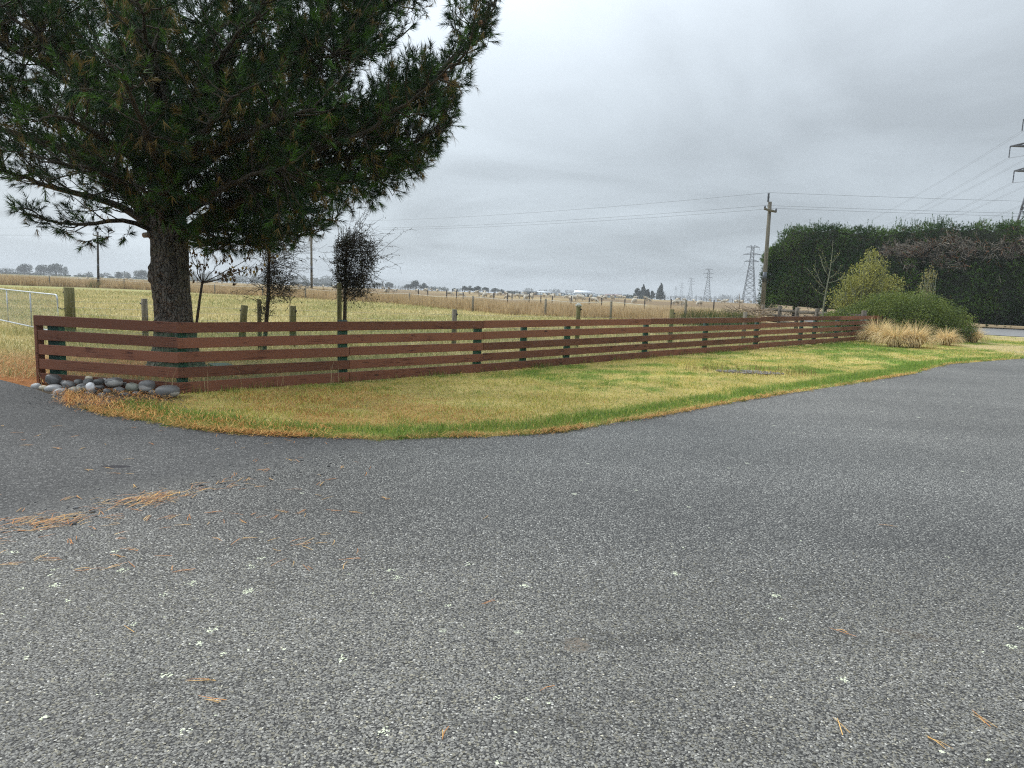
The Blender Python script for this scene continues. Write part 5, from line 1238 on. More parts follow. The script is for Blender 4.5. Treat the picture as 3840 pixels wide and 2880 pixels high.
# ------------------------------------------------------------------ old post and rail fence by the road
of = thing('post_rail_fence', 'old grey weathered two rail fence running to the power pole', 'fence', (15.4, 31, 0)); f0 = np.array(of.location)
OP = [(2862, 1152), (2925, 1157), (2990, 1163), (3065, 1167), (3150, 1172), (3240, 1177)]; opp = []
for k, (px, py) in enumerate(OP):
    Y = np.interp(px, [2862, 3240], [43, 31.5]); e = V(px, py, Y); opp.append(e); m = MB(); m.box((e[0] - f0[0], Y - f0[1], e[2] / 2), (.17, .14, e[2] + .3), .3); m.build('post', MT['grey_wood'], of)
for a, b_ in zip(opp[:-1], opp[1:]):
    for dz in (.10, .42, .74):
        m = MB(); h = .15; q0 = a - f0 - [0, 0.09, dz]; q1 = b_ - f0 - [0, 0.09, dz]; dv = q1 - q0
        vs = [q0 + [0, 0, h / 2], q0 - [0, 0, h / 2], q1 - [0, 0, h / 2], q1 + [0, 0, h / 2]]; vs = vs + [p + np.array([.04, .03, 0]) for p in vs]
        m.add(vs, np.array([[0, 1, 2, 3], [7, 6, 5, 4], [0, 3, 7, 4], [1, 5, 6, 2], [0, 4, 5, 1], [3, 2, 6, 7]])); m.build('rail', MT['grey_wood'], of)
# dead branches heaped at the fence end
r = np.random.default_rng(6); m = MB()
for k in range(130):
    a = V(r.uniform(2740, 2870), r.uniform(1160, 1190), 41 + r.normal(0, .5)); d = unit(r.normal(0, 1, 3) * [1, .6, .4]); pts = [a, a + d * .4, a + d * .8 + r.normal(0, .1, 3)]; m.tube(pts, [.022, .018, .008], 4)
bh = m.build('brush_heap', noise_mat('dead_wood', (.20, .15, .10), (.40, .31, .22), 6, .9, .3, 30)); tag(bh, 'heap of dead brushwood at the foot of the power pole', 'brushwood')

# ------------------------------------------------------------------ electric fences in the tall grass and paddock
def wire_row(name, label, pts, r0, material, hts, wmat, wr):
    root = thing(name, label, 'fence', (pts[0][0], pts[0][1], 0)); o = np.array(root.location); me = None
    for x, y, zt_ in pts:
        m = MB(); m.tube([(0, 0, -.3), (0, 0, zt_)], r0, 8); p = m.build('post', MT[material], root, True); p.location = (x - o[0], y - o[1], float(gz(x, y)))
    for h in hts:
        m = MB(); PT = []
        for (a, b_) in zip(pts[:-1], pts[1:]):
            for t in (0, .5): PT.append(np.array([a[0] + (b_[0] - a[0]) * t - o[0], a[1] + (b_[1] - a[1]) * t - o[1] - r0, float(gz(a[0], a[1])) + min(a[2], b_[2]) * h - (.10 if t else 0)]))
        m.tube(PT, wr, 3, caps=False); m.build('wire', MT[wmat], root)
    return root
row1 = [(px, Y, py) for px, py, Y in [(185, 1034, 90), (465, 1045, 90), (805, 1065, 79), (985, 1071, 74), (1145, 1078, 71), (1330, 1088, 68), (1536, 1098, 62), (1774, 1109, 50), (2047, 1120, 46), (2293, 1127, 44), (2573, 1124, 40)]]
pts = []
for px, Y, py in row1:
    q = V(px, py, Y); pts.append((q[0], Y, max(.95, q[2])))
wire_row('electric_fence', 'white taped electric fence standing in the tall dry grass', pts, .07, 'post_grey', (.93,), 'tape', .012)
pts = []
for px in [1450, 1569, 1604, 1675, 1712, 1737, 1852, 1904, 1985, 2029, 2072, 2143, 2211, 2258, 2345, 2420, 2519, 2680]:
    Y = np.interp(px, [1450, 2760], [84, 66]); x = V(px, 1100, Y)[0]; pts.append((x, Y, random.uniform(1.05, 1.3)))
wire_row('paddock_fence', 'dark post and wire fence in front of the sheep', pts, .06, 'pole_dark', (.9, .6), 'wire', .008)
pts = []
for k in range(90):
    px = 1150 + k * 19.5; Y = np.interp(px, [1150, 2900], [250, 215]); pts.append((V(px, 1100, Y)[0], Y, 1.15))
wire_row('far_fence', 'long far fence of close set posts behind the sheep', pts, .06, 'pole_dark', (.9,), 'wire', .012)

# ------------------------------------------------------------------ sheep
MT['wool'] = noise_mat('fleece', (.40, .36, .28), (.56, .51, .42), 9, .95, 1.0, 30)
def sheep_mesh(name, graze):
    sp = [(-.48, 0, .62), (-.2, 0, .66), (.12, 0, .66), (.42, 0, .64)]; neck = [(.60, 0, .52), (.74, 0, .28), (.86, 0, .12)] if graze else [(.58, 0, .80), (.66, 0, .95), (.84, 0, .93)]
    vs = sp + neck; ed = [(0, 1), (1, 2), (2, 3), (3, 4), (4, 5), (5, 6)]; rad = [.20, .27, .28, .23, .13, .10, .06]
    for bx, pr in ((-.42, 0), (.36, 3)):
        for s in (-1, 1):
            i = len(vs); vs += [(bx, s * .14, .42), (bx + (.03 if pr else -.05), s * .14, .22), (bx, s * .14, .0)]; ed += [(pr, i), (i, i + 1), (i + 1, i + 2)]; rad += [.09, .045, .04]
    hd = 6
    for s in (-1, 1): i = len(vs); b0 = vs[5]; vs.append((b0[0] - .02, s * .16, b0[2] + .06)); ed.append((5, i)); rad.append(.03)
    me = bpy.data.meshes.new(name); me.from_pydata(vs, ed, []); me.update()
    o = bpy.data.objects.new(name, me); COL.objects.link(o); md = o.modifiers.new('skin', 'SKIN')
    for k, sv in enumerate(me.skin_vertices[0].data): sv.radius = (rad[k], rad[k]); sv.use_root = (k == 1)
    ss = o.modifiers.new('s', 'SUBSURF'); ss.levels = 1
    dg = bpy.context.evaluated_depsgraph_get(); out = bpy.data.meshes.new_from_object(o.evaluated_get(dg)); out.name = name
    bpy.data.objects.remove(o); out.materials.clear(); out.materials.append(MT['wool']); out.polygons.foreach_set('use_smooth', np.ones(len(out.polygons), bool)); return out
SH = [sheep_mesh('sheep', True), sheep_mesh('sheep_standing', False)]
r = np.random.default_rng(15)
near = [(1817, 1118, 0, 'sheep grazing left of a dark post with its rump to the right'), (1846, 1119, 0, 'smaller sheep grazing just right of the leftmost big grazing one'), (1938, 1117, 0, 'lone grazing sheep left of the dark shed'), (1969, 1126, 0, 'sheep head down at the left of a touching pair below the dark shed'), (1986, 1125, 0, 'sheep at the right of the touching pair below the dark shed'),
        (2141, 1131, 0, 'upright sheep behind a post below the grey shed'), (2149, 1130, 1, 'sheep beside the upright one behind the post'), (2176, 1128, 0, 'grazing sheep below the left end of the big white roofed shed'), (2186, 1121, 0, 'sheep just above the grazing one below the big shed'), (2167, 1120, 0, 'small sheep left of the big shed front')]
def put_sheep(px, py, mesh, label, group, az):
    q = G(px, py); o = link('sheep', mesh); o.location = (q[0], q[1], float(gz(q[0], q[1]))); o.rotation_euler.z = az; s = r.uniform(.92, 1.1); o.scale = (s, s, s); tag(o, label, 'sheep', group)
for px, py, st_, lab in near: put_sheep(px, py, SH[st_], lab, 'flock of sheep in the far paddock', r.uniform(0, 6.28))
for k in range(110):
    px = r.uniform(1400, 2860) if r.random() < .72 else r.uniform(300, 1400)
    hy = 1084.6 + (px - 1920) * .035; py = hy + 1.65 * 2662 / (95 + 170 * r.random() ** .7)
    if px < 1400: py = hy + 1.65 * 2662 / r.uniform(150, 270)
    put_sheep(px, py, SH[0 if r.random() < .8 else 1], 'small far sheep of the pale scattered flock', 'flock of sheep far off', r.uniform(0, 6.28))

# ------------------------------------------------------------------ power poles and lines
def upole(label, px, topy, Y, r0, mat_, insul=True, lean=0.0):
    b_ = V(px[1], 1100, Y); e = V(px[0], topy, Y); root = thing('power_pole', label, 'pole', (b_[0], Y, 0)); o = np.array(root.location); d = e - o
    m = MB(); m.tube([np.array([0, 0, -.5]), d * .5, d], [r0, r0 * .88, r0 * .74], 14); m.build('shaft', MT[mat_], root, True)
    m = MB(); m.tube([d * .345, d * .43], [r0 * .93, r0 * .905], 14); m.build('possum_band', noise_mat('band_metal', (.07, .08, .09), (.12, .13, .145), 6, .5, .05, 20, metallic=.6), root, True)
    arm = d + np.array([0, 0, -.55]); m = MB(); m.tube([arm + [-.42, -.3, .08], arm + [0, -.16, 0], arm + [.42, -.05, -.05]], [.07, .085, .07], 8); m.build('crossarm', MT['pole'], root, True)
    ins = []
    m = MB(); m.tube([d + [-.17, -.12, -.35], d + [-.17, -.12, .02]], .02, 6); m.build('pin', MT['galv'], root)
    m = MB(); zz = np.linspace(0, .52, 14); m.tube([d + np.array([-.17, -.12, .0 + z]) for z in zz], [.035 if k % 2 else .085 for k in range(14)], 10); m.build('insulator', MT['glassy'], root)
    for s in (-1, 1):
        m = MB(); q = arm + (np.array([-.40, -.3, .12]) if s < 0 else np.array([.40, -.05, 0])); m.tube([q, q + [0, 0, .08], q + [0, 0, .16]], [.05, .06, .03], 8); m.build('insulator', MT['glassy'], root)
    return o, [o + d + [-.17, -.12, .55], o + arm + [-.40, -.3, .28], o + arm + [.40, -.05, .16]]
oR, aR = upole('weathered wooden power pole left of the dark hedge', (2888, 2864), 757, 46.0, .145, 'pole')
oM, aM = upole('far wooden power pole rising into the pine boughs', (1167, 1169), 848, 88.0, .15, 'pole')
oL, aL = upole('dark far power pole left of the pine trunk', (366, 370), 868, 92.0, .15, 'pole_dark')
aFar = [np.array([-150., 104, 7.0]), np.array([-150., 104, 6.4]), np.array([-150., 104.4, 6.3])]
aRt = [np.array([92., 40, 9.4]), np.array([92., 39.5, 8.9]), np.array([92., 40.5, 8.7])]
names = ['topmost overhead wire carried by the tall pole insulator', 'middle overhead wire on the left end of the pole crossarm', 'lowest overhead wire on the right end of the pole crossarm']
for k in range(3):
    PT = []
    for a, b_ in ((aFar[k], aL[k]), (aL[k], aM[k]), (aM[k], aR[k]), (aR[k], aRt[k])):
        ln = np.linalg.norm(b_ - a); sag = ln * .008
        for t in np.linspace(0, 1, 14)[:-1]: PT.append(a + (b_ - a) * t - np.array([0, 0, 4 * sag * t * (1 - t)]))
    PT.append(aRt[k]); m = MB(); m.tube(PT, .007, 4); tag(m.build('overhead_wire', MT['line']), names[k], 'wire', 'local power wires')
# ------------------------------------------------------------------ pylons
PD = np.array([62.0, 328.0]); PD_u = PD / np.linalg.norm(PD); PH = 35.0
def pylon_parts():
    parts = {}
    m = MB()
    def w(z): return np.interp(z, [0, 11, 25.5, 35], [3.9, 2.65, 1.15, .75])
    def cor(z, i): s = w(z); return np.array([(-s, s, s, -s)[i], (-s, -s, s, s)[i], z])
    lv = [0, 4.2, 8, 11, 14, 16.6, 19, 21.2, 23.4, 25.5, 27.5, 29.7, 31.6, 33.4, 35]
    for i in range(4):
        for a, b_ in zip(lv[:-1], lv[1:]): m.bar(cor(a, i), cor(b_, i), .17 if a < 20 else .14)
    for a, b_ in zip(lv[:-1], lv[1:]):
        for i in range(4):
            j = (i + 1) % 4; m.bar(cor(a, i), cor(b_, j), .09); m.bar(cor(a, j), cor(b_, i), .09)
            if a in (4.2, 8, 11, 16.6, 21.2, 25.5, 29.7, 33.4): m.bar(cor(a, i), cor(a, j), .07)
    parts['lattice_body'] = m.mesh('lattice_body')
    arms = []; ins = []
    for z, hw in ((34.2, 3.9), (29.7, 5.3), (25.5, 4.3)):
        for s in (-1, 1):
            m = MB(); wz = w(z); tip = np.array([s * hw, 0, z])
            for y in (-wz, wz): m.bar((s * wz, y, z), tip, .13); m.bar((s * wz, y, z + 1.1), tip, .11)
            for t in (.25, .5, .75):
                p = np.array([s * wz, 0, z]); q = p + (tip - p) * t; m.bar(q + [0, wz * (1 - t), 0], q + [0, -wz * (1 - t), 0], .05); m.bar(q + [0, -wz * (1 - t), 0], q + [-s * .6, -wz * (1 - t), 1.1 * (1 - t)], .05)
            arms.append(m.mesh('crossarm')); m = MB(); zz = np.linspace(0, 2.0, 17)
            m.tube([tip - [0, 0, k_] for k_ in zz], [.05 if k % 2 else .11 for k in range(17)], 6); ins.append(m.mesh('insulator_string'))
    return parts, arms, ins
pb, pa, pi_ = pylon_parts()
plab = ['lattice pylon cut off by the right edge above the hedge', 'nearest whole lattice pylon left of the power pole', 'second whole lattice pylon along the line', 'third whole lattice pylon along the line', 'fourth small pylon fading in the haze', 'faintest farthest pylon at the end of the line']
P0 = np.array([82.9, 116.0]); rot = math.atan2(-PD[0], PD[1]); tops = []
for k in range(6):
    p = P0 + PD * k; root = thing('power_pylon', plab[k], 'pylon', (p[0], p[1], float(gz(p[0], p[1]))), 'pylons of the transmission line'); root.rotation_euler.z = rot; zs_ = .905 if k == 0 else 1.0; root.scale = (1, 1, zs_)
    link('lattice_body', pb['lattice_body'], MT['steel'], root)
    for a_ in pa: link('crossarm', a_, MT['steel'], root)
    for a_ in pi_: link('insulator_string', a_, MT['glassy'], root)
    cs, sn = math.cos(rot), math.sin(rot); z0 = float(gz(p[0], p[1])); tt_ = []
    for z, hw in ((34.2, 3.9), (29.7, 5.3), (25.5, 4.3)):
        for s in (-1, 1): tt_.append(np.array([p[0] + cs * s * hw, p[1] + sn * s * hw, z0 + (z - 2.05) * zs_]))
    tops.append(tt_)
cn = ['upper left', 'upper right', 'middle left', 'middle right', 'lower left', 'lower right']
prev = P0 - PD
for c_ in range(6):
    for tw_ in (-.22, .22):
        off = np.array([math.cos(rot), math.sin(rot), 0]) * tw_; PT = []
        start = tops[0][c_] - np.array([PD[0], PD[1], 0])
        chain = [start] + [t[c_] for t in tops]
        for a, b_ in zip(chain[:-1], chain[1:]):
            for t in np.linspace(0, 1, 22)[:-1]: PT.append(a + (b_ - a) * t - np.array([0, 0, 4 * 9.0 * t * (1 - t)]) + off)
        PT.append(chain[-1] + off); m = MB(); m.tube(PT, .017, 3, caps=False)
        tag(m.build('power_conductor', MT['line']), f'twin {cn[c_]} conductor wires strung between the pylons', 'wire', f'{cn[c_]} conductor pair')

# ------------------------------------------------------------------ the clipped pine shelter hedge
hedge = thing('pine_hedge', 'tall dark clipped pine shelter hedge along the far side of the road', 'hedge', (22, 62, 0)); h0 = np.array(hedge.location)
HA, HB = np.array([22.6, 63.5]), np.array([66.0, 35.0]); hd = (HB - HA); HL = np.linalg.norm(hd); hd /= HL; hn = np.array([hd[1], -hd[0]])
if hn @ HA > 0: hn = -hn                       # towards the camera
r = np.random.default_rng(40)
def htop(s): return 7.35 + 1.0 * (fnoise(s, s * 0, 3.0, 7) - .5) + .9 * (fnoise(s, s * 0, 1.1, 27) - .5) - 2.0 * sstep(2.0, -.5, s)
def hbot(s): return np.interp(s, [0, 9, 16, 60], [1.0, .6, .12, .1])
def hsurf(s, z):
    """how far the foliage stands out from the middle line at height z"""
    return 2.0 + 1.0 * (fnoise(s, z, 2.2, 9) - .5) + .95 * (fnoise(s, z, .8, 19) - .5) - .55 * sstep(5.6, 7.3, z) + .25 * np.sin(z * .8) - 1.2 * sstep(2.2, -.6, s)
def hp(s, d, z): q = HA[None] + hd[None] * np.asarray(s)[:, None] + hn[None] * np.asarray(d)[:, None]; return np.stack([q[:, 0] - h0[0], q[:, 1] - h0[1], z], 1)
# solid dark core, added inside the foliage to stop it being seen through
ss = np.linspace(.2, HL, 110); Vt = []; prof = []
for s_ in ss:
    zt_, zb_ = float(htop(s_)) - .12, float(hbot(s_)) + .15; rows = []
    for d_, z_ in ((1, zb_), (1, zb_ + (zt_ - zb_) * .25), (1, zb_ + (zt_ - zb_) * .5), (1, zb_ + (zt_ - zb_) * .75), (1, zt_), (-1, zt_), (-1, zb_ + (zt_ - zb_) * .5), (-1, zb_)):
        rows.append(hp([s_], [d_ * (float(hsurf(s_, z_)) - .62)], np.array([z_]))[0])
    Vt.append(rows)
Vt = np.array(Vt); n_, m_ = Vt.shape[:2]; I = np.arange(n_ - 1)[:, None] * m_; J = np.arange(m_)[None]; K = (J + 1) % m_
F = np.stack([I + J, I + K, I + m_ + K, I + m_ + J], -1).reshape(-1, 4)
link('dark_core', mesh_np('dark_core', Vt.reshape(-1, 3), [F, np.array([list(range(m_))])]), noise_mat('hedge_inside', (.008, .012, .006), (.022, .028, .012), 3, .95, .8, 12), hedge)
n = 36000; s_ = -.6 + (HL + .6) * r.random(n) ** 1.25; u = r.random(n)
zt_, zb_ = htop(s_), hbot(s_); z = zb_ + (zt_ - zb_) * r.random(n); top = u < .17
z = np.where(top, zt_ - .12 + r.normal(0, .10, n), z)
dd_ = np.where(top, r.uniform(-1, 1, n) * (hsurf(s_, z) - .2), hsurf(s_, z) - r.random(n) ** 2 * .7)
back = (~top) & (u > .94); dd_ = np.where(back, -dd_, dd_)
endf = (~top) & (u > .86) & (u <= .94); s_ = np.where(endf, r.uniform(-.55, .6, n), s_); dd_ = np.where(endf, r.uniform(-1, 1, n) * hsurf(s_, z), dd_)
zt_ = htop(s_); z = np.minimum(z, zt_ + .1)
P = hp(s_, dd_, z)
ax = np.where(top[:, None], np.array([[0, 0, 1.]]) + r.normal(0, .35, (n, 3)), np.array([[hn[0], hn[1], .55]]) * np.where(back, -1, 1)[:, None] * np.array([[1, 1, 1]]) + r.normal(0, .45, (n, 3)))
ax = np.where(endf[:, None], -np.array([[hd[0], hd[1], -.5]]) + r.normal(0, .4, (n, 3)), ax); ax[:, 2] = np.where(back, np.abs(ax[:, 2]), ax[:, 2]); ax = unit(ax)
# the foliage grows in rounded sprays
nC = 1500; cs_ = -.4 + (HL + .4) * r.random(nC) ** 1.25; cu = r.random(nC); ctop = cu < .22; cz = hbot(cs_) + .15 + (htop(cs_) - hbot(cs_) - .2) * r.random(nC); cz = np.where(ctop, htop(cs_) - .15, cz)
cd_ = np.where(ctop, r.uniform(-1, 1, nC) * (hsurf(cs_, cz) - .3), hsurf(cs_, cz) - .25); cend = (cu > .88); cs_ = np.where(cend, r.uniform(-.3, .3, nC), cs_); cd_ = np.where(cend, r.uniform(-1, 1, nC) * 1.1, cd_)
cz = np.minimum(cz, htop(cs_) - .12); crd = r.uniform(.22, .58, nC); ccol = r.uniform(.55, 1.5, nC); cid = r.integers(0, nC, n); incl = r.random(n) < .72
dirs_ = rdir(n, r); outv = np.where(ctop[cid][:, None], np.array([[0, 0, 1.]]), np.where(cend[cid][:, None], -np.array([[hd[0], hd[1], -.2]]), np.array([[hn[0], hn[1], .25]])))
flip = (dirs_ * outv).sum(1) < -.15; dirs_ = np.where(flip[:, None], -dirs_, dirs_)
Pc = hp(cs_[cid], cd_[cid], cz[cid]) + dirs_ * (crd[cid] * r.uniform(.7, 1.0, n))[:, None]
P = np.where(incl[:, None], Pc, P); ax = np.where(incl[:, None], unit(dirs_ + np.array([[0, 0, .45]]) + r.normal(0, .25, (n, 3))), ax)
tone_c = np.where(incl, ccol[cid], 1.0); s_ = np.where(incl, cs_[cid], s_); z = np.where(incl, cz[cid], z); top = np.where(incl, ctop[cid], top)
P[:, 2] = np.maximum(P[:, 2], .1)
# a band of bare cut wood high up on the road side
bare = sstep(.42, .58, fnoise(s_, z * 1.7, 2.4, 23) + .33 * np.exp(-((z - 5.7) / .75) ** 2) * sstep(5.5, 9, s_) - .12) * np.exp(-((z - 5.75) / .95) ** 2) * sstep(5.5, 8, s_) * (~top)
isb = r.random(n) < bare * .96
Pg, ag = P[~isb], ax[~isb]; ng = len(Pg)
gcol = np.array([.024, .062, .013]); gcol2 = np.array([.085, .150, .026])
w_ = (fnoise(s_[~isb], z[~isb], 1.3, 29) + .10 * sstep(4, 7.3, z[~isb]) - .04)[:, None]; colr = (gcol + (gcol2 - gcol) * sstep(.3, .7, w_)) * r.uniform(.75, 1.3, (ng, 1)) * tone_c[~isb][:, None]
colr = np.where(r.random((ng, 1)) < .03, np.array([[.12, .085, .03]]), colr)
v, f, c = needles(Pg, ag, r.uniform(.14, .34, ng), 11, .15, .026, colr, (65, 30), r=r)
# leading shoots standing above the clipped top
nl = 900; sl_ = r.uniform(.2, HL, nl); dl_ = r.uniform(-1.4, 1.5, nl); lead = sstep(.36, .6, vnoise(sl_, dl_, 1.3, 3)); Pl = hp(sl_, dl_, htop(sl_) - .12)
al = unit(np.array([[0, 0, 1.]]) + r.normal(0, .12, (nl, 3))); ll = (.15 + .95 * lead) * r.uniform(.6, 1.1, nl)
lv = needles(Pl, al, ll, 30, .13, .026, np.tile([[.045, .10, .028]], (nl, 1)) * r.uniform(.7, 1.3, (nl, 1)), (55, 25), r=r)
v, f, c = join([(v, f, c), lv])
kind(link('foliage', mesh_np('foliage', v, f, c), MT['needle'], hedge), 'stuff')
Pb, ab = P[isb], ax[isb]; nb2 = len(Pb); rep = 3; Pb = np.repeat(Pb, rep, 0) + r.normal(0, .1, (nb2 * rep, 3)); ab = unit(np.repeat(ab, rep, 0) + r.normal(0, .8, (nb2 * rep, 3)))
ln = r.uniform(.2, .7, len(Pb))[:, None]
v, f = cones(Pb - ab * ln * .3, Pb + ab * ln * .7, .020, .006, 3)
tc_ = np.where(r.random((len(Pb), 1)) < .88, np.array([[.25, .22, .18]]), np.array([[.26, .12, .06]])) * r.uniform(.4, 1.5, (len(Pb), 1))
kind(link('bare_branches', mesh_np('bare_branches', v, f, np.repeat(tc_, 6, 0)), attr_mat('dead_twig', .9), hedge), 'stuff')
for k, s1 in enumerate((2.2, 4.6, 7.2, 9.9)):
    m = MB(); p = hp([s1], [0.3], np.array([0.]))[0]; m.tube([p - [0, 0, .2], p + [.05, 0, 1.], p + [0, .05, 2.4]], [.24, .18, .16], 9); m.build('trunk', MT['limb'], hedge, True)
# dead twigs showing under the lifted skirt
m = MB()
for k in range(170):
    p = hp([r.uniform(0, 10)], [r.uniform(1.0, 2.6)], np.array([r.uniform(.05, .7)]))[0]; d = unit(r.normal(0, 1, 3) * [1, 1, .6]); m.tube([p, p + d * .4, p + d * r.uniform(.5, 1.1) + r.normal(0, .1, 3)], [.02, .016, .008], 4)
kind(m.build('dead_twigs', noise_mat('dead_hedge_wood', (.14, .12, .095), (.30, .26, .21), 6, .9, .3, 30), hedge), 'stuff')

# ------------------------------------------------------------------ shrubs on the corner
def leafy(name, label, cat, origin, blobs, nleaf, lsize, cols, seed, core=True, trunks=(), shell=.45, up=.3):
    """blobs: (x,y,z,rx,ry,rz) in world; leaves through the outer part of each"""
    o0 = np.array(origin, float); root = thing(name, label, cat, o0); rr = np.random.default_rng(seed)
    vol = np.array([b_[3] * b_[5] + b_[4] * b_[5] for b_ in blobs]); cnt = (nleaf * vol / vol.sum()).astype(int); Ps = []
    for b_, n in zip(blobs, cnt):
        d = rdir(n, rr); rad = 1 - shell * rr.random(n) ** 1.6 + rr.normal(0, .05, n); lump = 1 + .22 * (np.array([mnoise.noise(Vector(q * 2.3 + b_[0])) for q in d])); 
        q = d * (rad * lump)[:, None] * np.array(b_[3:6]) + np.array(b_[:3]); Ps.append(q[q[:, 2] > .03])
    P = np.concatenate(Ps); n = len(P)
    v, f = leaf_quads(P - o0, lsize * rr.uniform(.6, 1.3, n), rr, aspect=.55)
    u = vnoise(P[:, 0], P[:, 2] + P[:, 1], .5, seed)[:, None]; ca, cb = np.array(cols[0]), np.array(cols[1]); cl_ = (ca + (cb - ca) * np.clip(u + rr.normal(0, .2, (n, 1)), 0, 1)) * rr.uniform(.75, 1.25, (n, 1))
    kind(link('leaves', mesh_np('leaves', v, f, np.repeat(cl_, 4, 0)), MT['foliage'], root), 'stuff')
    m = MB()
    for b_ in blobs:
        c_ = np.array(b_[:3]) - o0; bs = np.array([c_[0] * .55, c_[1] * .55, 0.0])
        for k in range(9 if core else 14):
            d = unit(rr.normal(0, 1, 3) + [0, 0, .5]); e = c_ + d * np.array(b_[3:6]) * .85; mid = (bs + e) / 2 + rr.normal(0, .12, 3); mid[2] = abs(mid[2]); e[2] = max(e[2], .1)
            m.tube([bs, mid, e], [.03, .018, .006], 4)
    m.build('branches', MT['twig'] if core else MT['lichen_twig'], root)
    return root
bc = V(3400, 1250, 32.5)[0]
leafy('rounded_bush', 'low spreading dense green bush behind the tussocks', 'bush', (bc, 32.6, 0), [(bc - .2, 32.6, 1.05, 2.3, 1.7, 1.15), (bc + 1.5, 32.3, .78, 1.2, 1.3, .9), (bc - 1.9, 33.2, .75, 1.2, 1.2, .8), (bc - .8, 33, 1.05, 1.3, 1.3, .95), (bc + .7, 32.9, 1.1, 1.5, 1.3, 1.05), (bc + 2.1, 32.2, .5, .7, .9, .55), (bc - 2.7, 33.6, .6, .85, 1., .6)],
      52000, .075, ((.075, .115, .025), (.175, .215, .045)), 51, shell=.5)
yx = V(3245, 1100, 35.5)[0]
leafy('yellow_leaved_shrub', 'tall loose shrub with pale yellow green leaves in front of the hedge', 'shrub', (yx, 35.5, 0), [(yx - .35, 35.5, 1.8, 1.45, 1.2, 1.1), (yx - .1, 35.5, 2.75, 1.1, 1.0, .85), (yx + .25, 35.5, 3.35, .75, .7, .7), (yx + .15, 35.6, 3.95, .32, .35, .35), (yx + 1.15, 35.5, 2.5, .8, .7, .55), (yx - 1.1, 35.3, 1.5, .6, .6, .75), (yx + 1.45, 35.7, 2.0, .5, .6, .5), (yx - .75, 35.4, 2.5, .45, .5, .4)],
      10500, .085, ((.21, .22, .055), (.42, .40, .11)), 52, core=False, shell=.85)
yx = V(3472, 1100, 36)[0]
leafy('slender_shrub', 'small slender half bare shrub rising behind the rounded bush', 'shrub', (yx, 36, 0), [(yx, 36, 2.3, .42, .4, .85), (yx + .1, 36, 3.1, .38, .3, .45), (yx - .15, 36, 1.6, .5, .4, .6)], 1150, .080, ((.19, .18, .06), (.33, .29, .11)), 53, core=False, shell=.9)
# bare sapling
bt = thing('bare_sapling', 'nearly leafless pale barked sapling in front of the hedge end', 'tree', (V(3085, 1180, 33)[0], 33, 0)); b0 = np.array(bt.location); rr = np.random.default_rng(9); m = MB(); tips = []
st_ = np.array([V(3082, 1215, 33), V(3088, 1150, 33), V(3100, 1080, 33), V(3112, 1020, 33.1), V(3121, 950, 33.1), V(3124, 902, 33.1)]) - b0; st_[0][2] = -.1
mt_ = MB(); Q, _ = resample(st_, .2); mt_.tube(Q, np.linspace(.055, .009, len(Q)), 7); mt_.build('trunk', MT['lichen_twig'], bt, True)
for px, py, fx, fy in ((3078, 965, 3108, 1040), (3030, 1010, 3098, 1085), (3080, 975, 3096, 1020), (3150, 1010, 3108, 1042), (3170, 1035, 3106, 1060), (3045, 1075, 3092, 1105), (3085, 950, 3112, 1015), (3140, 960, 3118, 985), (3055, 1000, 3080, 1060)):
    a = V(fx, fy, 33.05) - b0; e = V(px, py, 33 + rr.normal(0, .3)) - b0; mid = (a + e) / 2 - [0, 0, .12]; pts = [(1 - k) ** 2 * a + 2 * k * (1 - k) * mid + k * k * e for k in np.linspace(0, 1, 7)]; m.tube(pts, np.linspace(.016, .005, 7), 4); tips.append((pts[-1], 0, 0))
    for q in range(2, 7): grow(pts[q], unit(pts[q] - pts[q - 1] + rr.normal(0, .04, 3) + [0, 0, .02]), .28, .007, 0, m, tips, rr, seg=3, sides=3)
m.build('branches', MT['lichen_twig'], bt)
P = np.array([t[0] for t in tips if rr.random() < .6]); v, f = leaf_quads(P, .07, rr); kind(link('leaves', mesh_np('leaves', v, f, np.tile([[.3, .3, .1]], (len(v), 1))), MT['foliage'], bt), 'stuff')

